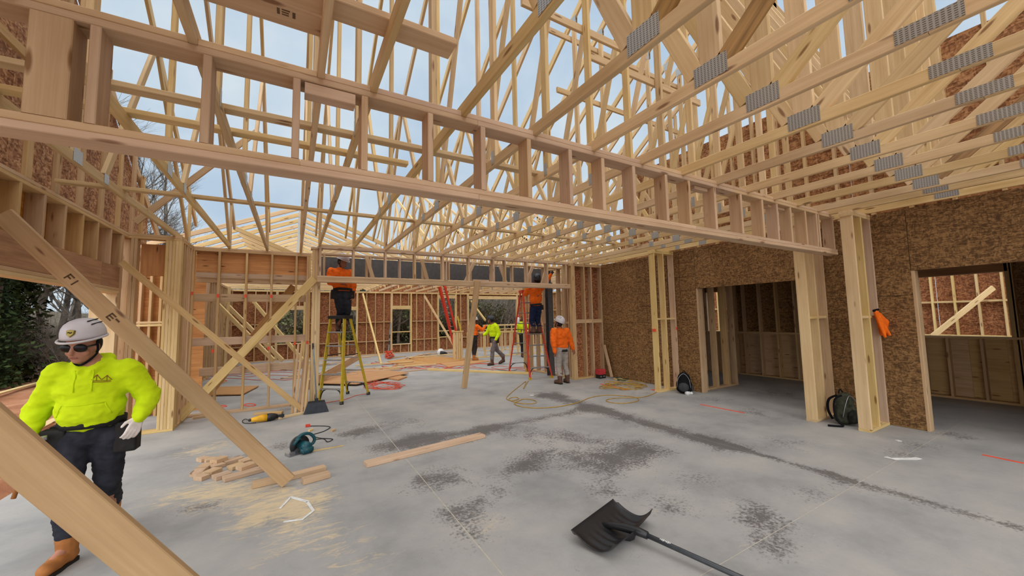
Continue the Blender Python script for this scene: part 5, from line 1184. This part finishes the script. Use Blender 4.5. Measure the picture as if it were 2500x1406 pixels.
# near worker in lime hoodie
J1 = dict(pel=(-1.27, 4.06, .895), chest=(-1.27, 4.01, 1.20), neck=(-1.275, 3.98, 1.375), head=(-1.305, 3.93, 1.505), sR=(-1.445, 4.02, 1.31), eR=(-1.555, 4.08, 1.06), wR=(-1.565, 3.96, .875), fR=(-1.53, 3.90, .79),
          sL=(-1.085, 4.0, 1.31), eL=(-.965, 4.06, 1.085), wL=(-.975, 3.90, .965), fL=(-1.005, 3.87, .86), hR=(-1.365, 4.06, .84), hL=(-1.175, 4.06, .84), kR=(-1.355, 3.95, .47), kL=(-1.19, 4.12, .48), aR=(-1.325, 3.95, .12), aL=(-1.25, 4.42, .13), tR=(-1.385, 3.77, .03), tL=(-1.265, 4.24, .03))
P1, hf, tf, hd, mt, HM, T1 = person('worker in lime hoodie, white helmet and sunglasses walking past a brace', J1, (-.30, -.90, -.26), (-.08, -1, 0), 'lime', 'denim', 'boot', 'w', .012, True, {'L': 'glove'}, ((-.205, .03, .13, .22), (.165, .06, .13, .20), (.19, -.06, .10, .16)), detail=True,
    palms={'L': V((-.5, .8, 0)), 'tL': V((-.8, -.5, .2)), 'R': V((.5, .4, 0)), 'tR': V((.3, -.9, 0))}, curl=.5, belly=1.15, bulk=1.08)
for s in (-1, 1):
    def ln(bm): ball(bm, hd+hf @ V((s*.037, .076, .006)), .041, 1.08, .48, .74, hf, 14)
    remeshed('sunglass_lens', ln, .005, 'glass', P1, 1)
    tube_obj('sunglass_arm', [hd+hf @ V((s*.07, .07, .012)), hd+hf @ V((s*.087, .0, .008))], .006, 'blackp', P1)
M['lip'] = flat('lips', (140, 84, 74), .5)
bm = bmesh.new(); tube(bm, spline([hd+hf @ V((-.026, .094, -.062)), hd+hf @ V((0, .101, -.060)), hd+hf @ V((.026, .094, -.062))], 4), [.003, .004, .0045, .005, .006, .005, .0045, .004, .003], 6); bm_obj('mouth', bm, 'lip', P1, True)
# badge: gold shield on the helmet front
bm = bmesh.new(); bc = mt @ V((-.02, .121, .052)); bf = hf @ Matrix.Rotation(.45, 3, 'X')
shp = [(-.022, .02), (0, .025), (.022, .02), (.02, -.006), (0, -.026), (-.02, -.006)]
f_ = [bm.verts.new(bc+bf @ V((x, .006, z))) for x, z in shp]; g_ = [bm.verts.new(bc+bf @ V((x, -.012, z))) for x, z in shp]; bm.faces.new(f_); bm.faces.new(g_[::-1])
for i in range(6): bm.faces.new((f_[i], f_[(i+1) % 6], g_[(i+1) % 6], g_[i]))
bm_obj('helmet_badge', bm, 'gold', HM)
bm = bmesh.new(); tube(bm, [bc+bf @ V((x, .008, z)) for x, z in ((-.012, .006), (-.003, .0), (.004, .006), (.012, .003))], .0028, 5); bm_obj('badge_mark', bm, 'black', HM)
# chest print: small bridge outline on the wearer's left breast, drawn a hair proud of the cloth
dgp = T1.data
def surf(u, z):
    o_ = J1['chest'] if isinstance(J1['chest'], V) else V(J1['chest']); p = o_+tf @ V((u, .5, z)); d = tf @ V((0, -1, 0))
    ok, loc, nor, idx = T1.ray_cast(T1.matrix_basis.inverted() @ p, d)
    return (loc+nor*.003) if ok else p-(-d)*.36
bpy.context.view_layer.update()
bm = bmesh.new()
for a, b in (((-.13, .045), (-.045, .052)), ((-.112, .043), (-.112, .082)), ((-.063, .048), (-.063, .092)), ((-.135, .05), (-.112, .082)), ((-.112, .082), (-.088, .055)), ((-.088, .055), (-.063, .092)), ((-.063, .092), (-.04, .058)), ((-.13, .036), (-.045, .042))):
    tube(bm, [surf(a[0]+(b[0]-a[0])*k/4, a[1]+(b[1]-a[1])*k/4) for k in range(5)], .0022, 5)
bm_obj('chest_print', bm, 'logo', T1)
for s in (-.045, .045):
    bm = bmesh.new(); tube(bm, [surf(s, .13-k*.03) for k in range(6)], .0042, 6); bm_obj('drawstring', bm, 'lime', T1, True)
bm = bmesh.new()
for a, b in (((-.14, -.19), (-.11, -.11)), ((-.11, -.11), (.11, -.11)), ((.11, -.11), (.14, -.19))): tube(bm, [surf(a[0]+(b[0]-a[0])*k/5, a[1]+(b[1]-a[1])*k/5)-tf @ V((0, .002, 0)) for k in range(6)], .004, 5)
bm_obj('pocket_seam', bm, 'lime', T1, True)
# hammer in the right hand loop
hmw = V(J1['wR']); HMR = thing('hammer', (hmw.x+.10, hmw.y-.02, .55), 'hammer with tan handle hanging at the lime-hoodie worker\'s hip', 'hammer')
tube_obj('hammer_handle', [V((hmw.x+.06, hmw.y-.04, .86)), V((hmw.x-.005, hmw.y-.06, .52))], .013, 'boot', HMR, 8); tube_obj('hammer_head', [V((hmw.x+.02, hmw.y-.04, .875)), V((hmw.x+.12, hmw.y-.04, .885))], .017, 'alu', HMR, 8)
# on the yellow ladder
J2 = dict(pel=(.90, 8.70, 2.27), chest=(.85, 8.70, 2.60), neck=(.85, 8.685, 2.765), head=(.885, 8.65, 2.89), sR=(.675, 8.71, 2.69), eR=(.655, 8.62, 2.46), wR=(.83, 8.57, 2.415), fR=(.93, 8.56, 2.42), sL=(1.03, 8.71, 2.67), eL=(1.11, 8.74, 2.43), wL=(1.10, 8.69, 2.22), fL=(1.09, 8.66, 2.12),
          hR=(.82, 8.71, 2.21), hL=(.98, 8.71, 2.21), kR=(.88, 8.86, 1.86), kL=(1.02, 8.86, 1.86), aR=(.86, 9.02, 1.53), aL=(1.0, 9.0, 1.53), tR=(.83, 8.85, 1.455), tL=(.97, 8.83, 1.455))
person('orange-shirted worker standing on the yellow step ladder', J2, (.65, -.62, -.42), (.25, -1, 0), 'orange2', 'denim', 'boot2', 'w', .013, pouch=((-.165, .03, .1, .17), (.165, .03, .12, .2)), skin='skin2', palms={'R': V((0, 0, -1)), 'L': V((-1, 0, 0))}, bulk=1.1)
# on the red ladder
J3 = dict(pel=(5.84, 8.74, 1.95), chest=(5.80, 8.69, 2.36), neck=(5.82, 8.67, 2.53), head=(5.86, 8.68, 2.67), sR=(6.0, 8.68, 2.46), eR=(6.12, 8.60, 2.66), wR=(6.25, 8.57, 2.82), fR=(6.31, 8.56, 2.90), sL=(5.60, 8.70, 2.44), eL=(5.58, 8.84, 2.30), wL=(5.70, 8.93, 2.42), fL=(5.76, 8.95, 2.50),
          hR=(5.92, 8.74, 1.90), hL=(5.76, 8.74, 1.90), kR=(5.91, 8.78, 1.54), kL=(5.72, 8.78, 1.54), aR=(5.90, 8.70, 1.31), aL=(5.72, 8.70, 1.31), tR=(5.90, 8.88, 1.232), tL=(5.72, 8.88, 1.232))
person('orange-shirted worker standing on the red step ladder', J3, (.35, .8, .35), (.25, 1, 0), 'orange2', 'navy', 'boot2', 'b', .013, pouch=((.165, -.03, .1, .14),), skin='skin2', glove={'R': 'gloved'}, bulk=1.15, belly=1.1)
# standing, back turned
J4 = dict(pel=(5.80, 7.93, .86), chest=(5.77, 7.93, 1.19), neck=(5.75, 7.93, 1.355), head=(5.715, 7.93, 1.485), sL=(5.57, 7.93, 1.285), eL=(5.51, 7.88, 1.04), wL=(5.53, 7.86, .80), fL=(5.54, 7.87, .70), sR=(5.955, 7.93, 1.275), eR=(6.07, 7.93, 1.04), wR=(6.13, 7.90, .83), fR=(6.15, 7.88, .73),
          hL=(5.71, 7.93, .82), hR=(5.89, 7.93, .82), kL=(5.70, 7.96, .45), kR=(5.91, 7.97, .45), aL=(5.69, 7.90, .12), aR=(5.94, 7.93, .12), tL=(5.66, 8.06, .03), tR=(5.97, 8.09, .03))
J4 = {k: (v[0], v[1]-.36, v[2]) for k, v in J4.items()}
person('orange-shirted worker on the slab looking up, back turned', J4, (-.35, .85, .38), (-.1, 1, 0), 'orange2', 'khaki', 'boot2', 'w', .013, skin='skin2', bulk=1.18, belly=1.1, belt=False)
# walking in lime
J5 = dict(pel=(6.22, 12.0, .92), chest=(6.17, 12.0, 1.25), neck=(6.14, 12.0, 1.42), head=(6.08, 12.02, 1.555), sL=(6.20, 11.80, 1.35), eL=(6.26, 11.74, 1.10), wL=(6.12, 11.72, .90), fL=(6.05, 11.72, .82), sR=(6.14, 12.20, 1.35), eR=(6.06, 12.28, 1.12), wR=(5.90, 12.22, 1.05), fR=(5.82, 12.2, 1.05),
          hL=(6.22, 11.91, .87), hR=(6.22, 12.09, .87), kL=(6.08, 11.91, .49), kR=(6.36, 12.09, .49), aL=(6.06, 11.91, .12), aR=(6.60, 12.09, .18), tL=(5.88, 11.91, .03), tR=(6.50, 12.09, .03))
person('worker in lime hoodie and black helmet striding across the far slab', J5, (-.75, .62, 0), (-1, .05, 0), 'lime', 'taupe', 'boot2', 'b', .014, True, pouch=((.17, .02, .11, .18), (-.17, .02, .11, .18)), skin='skin2')
# orange with white helmet beside the low wall
J6 = dict(pel=(6.20, 13.75, .92), chest=(6.20, 13.75, 1.24), neck=(6.22, 13.75, 1.41), head=(6.27, 13.75, 1.54), sR=(6.26, 13.56, 1.34), eR=(6.46, 13.50, 1.18), wR=(6.62, 13.55, 1.34), fR=(6.69, 13.57, 1.40), sL=(6.14, 13.95, 1.34), eL=(6.2, 14.05, 1.10), wL=(6.42, 14.0, 1.05), fL=(6.5, 13.98, 1.05),
          hR=(6.20, 13.66, .87), hL=(6.20, 13.84, .87), kR=(6.22, 13.66, .48), kL=(6.22, 13.84, .48), aR=(6.14, 13.62, .12), aL=(6.26, 13.90, .12), tR=(6.30, 13.58, .03), tL=(6.42, 13.88, .03))
person('orange-shirted worker in white helmet gripping a prop by the low wall', J6, (.8, .5, 0), (1, 0, 0), 'orange2', 'dktrou', 'boot', 'w', .014, pouch=((.17, -.05, .12, .18), (-.17, -.05, .12, .18)), skin='skin2')
# partly hidden lime worker behind the return studs
J7 = {k: (v[0]*1+2.15, v[1]-.2, v[2]) for k, v in J6.items()}
J7 = {k: V(v) for k, v in J7.items()}
person('lime-hooded worker half hidden behind the brown return studs', J7, (.3, .9, 0), (1, 0, 0), 'lime', 'dktrou', 'boot2', 'b', .015, True, skin='skin2')

bpy.data.scenes.remove(TMP)
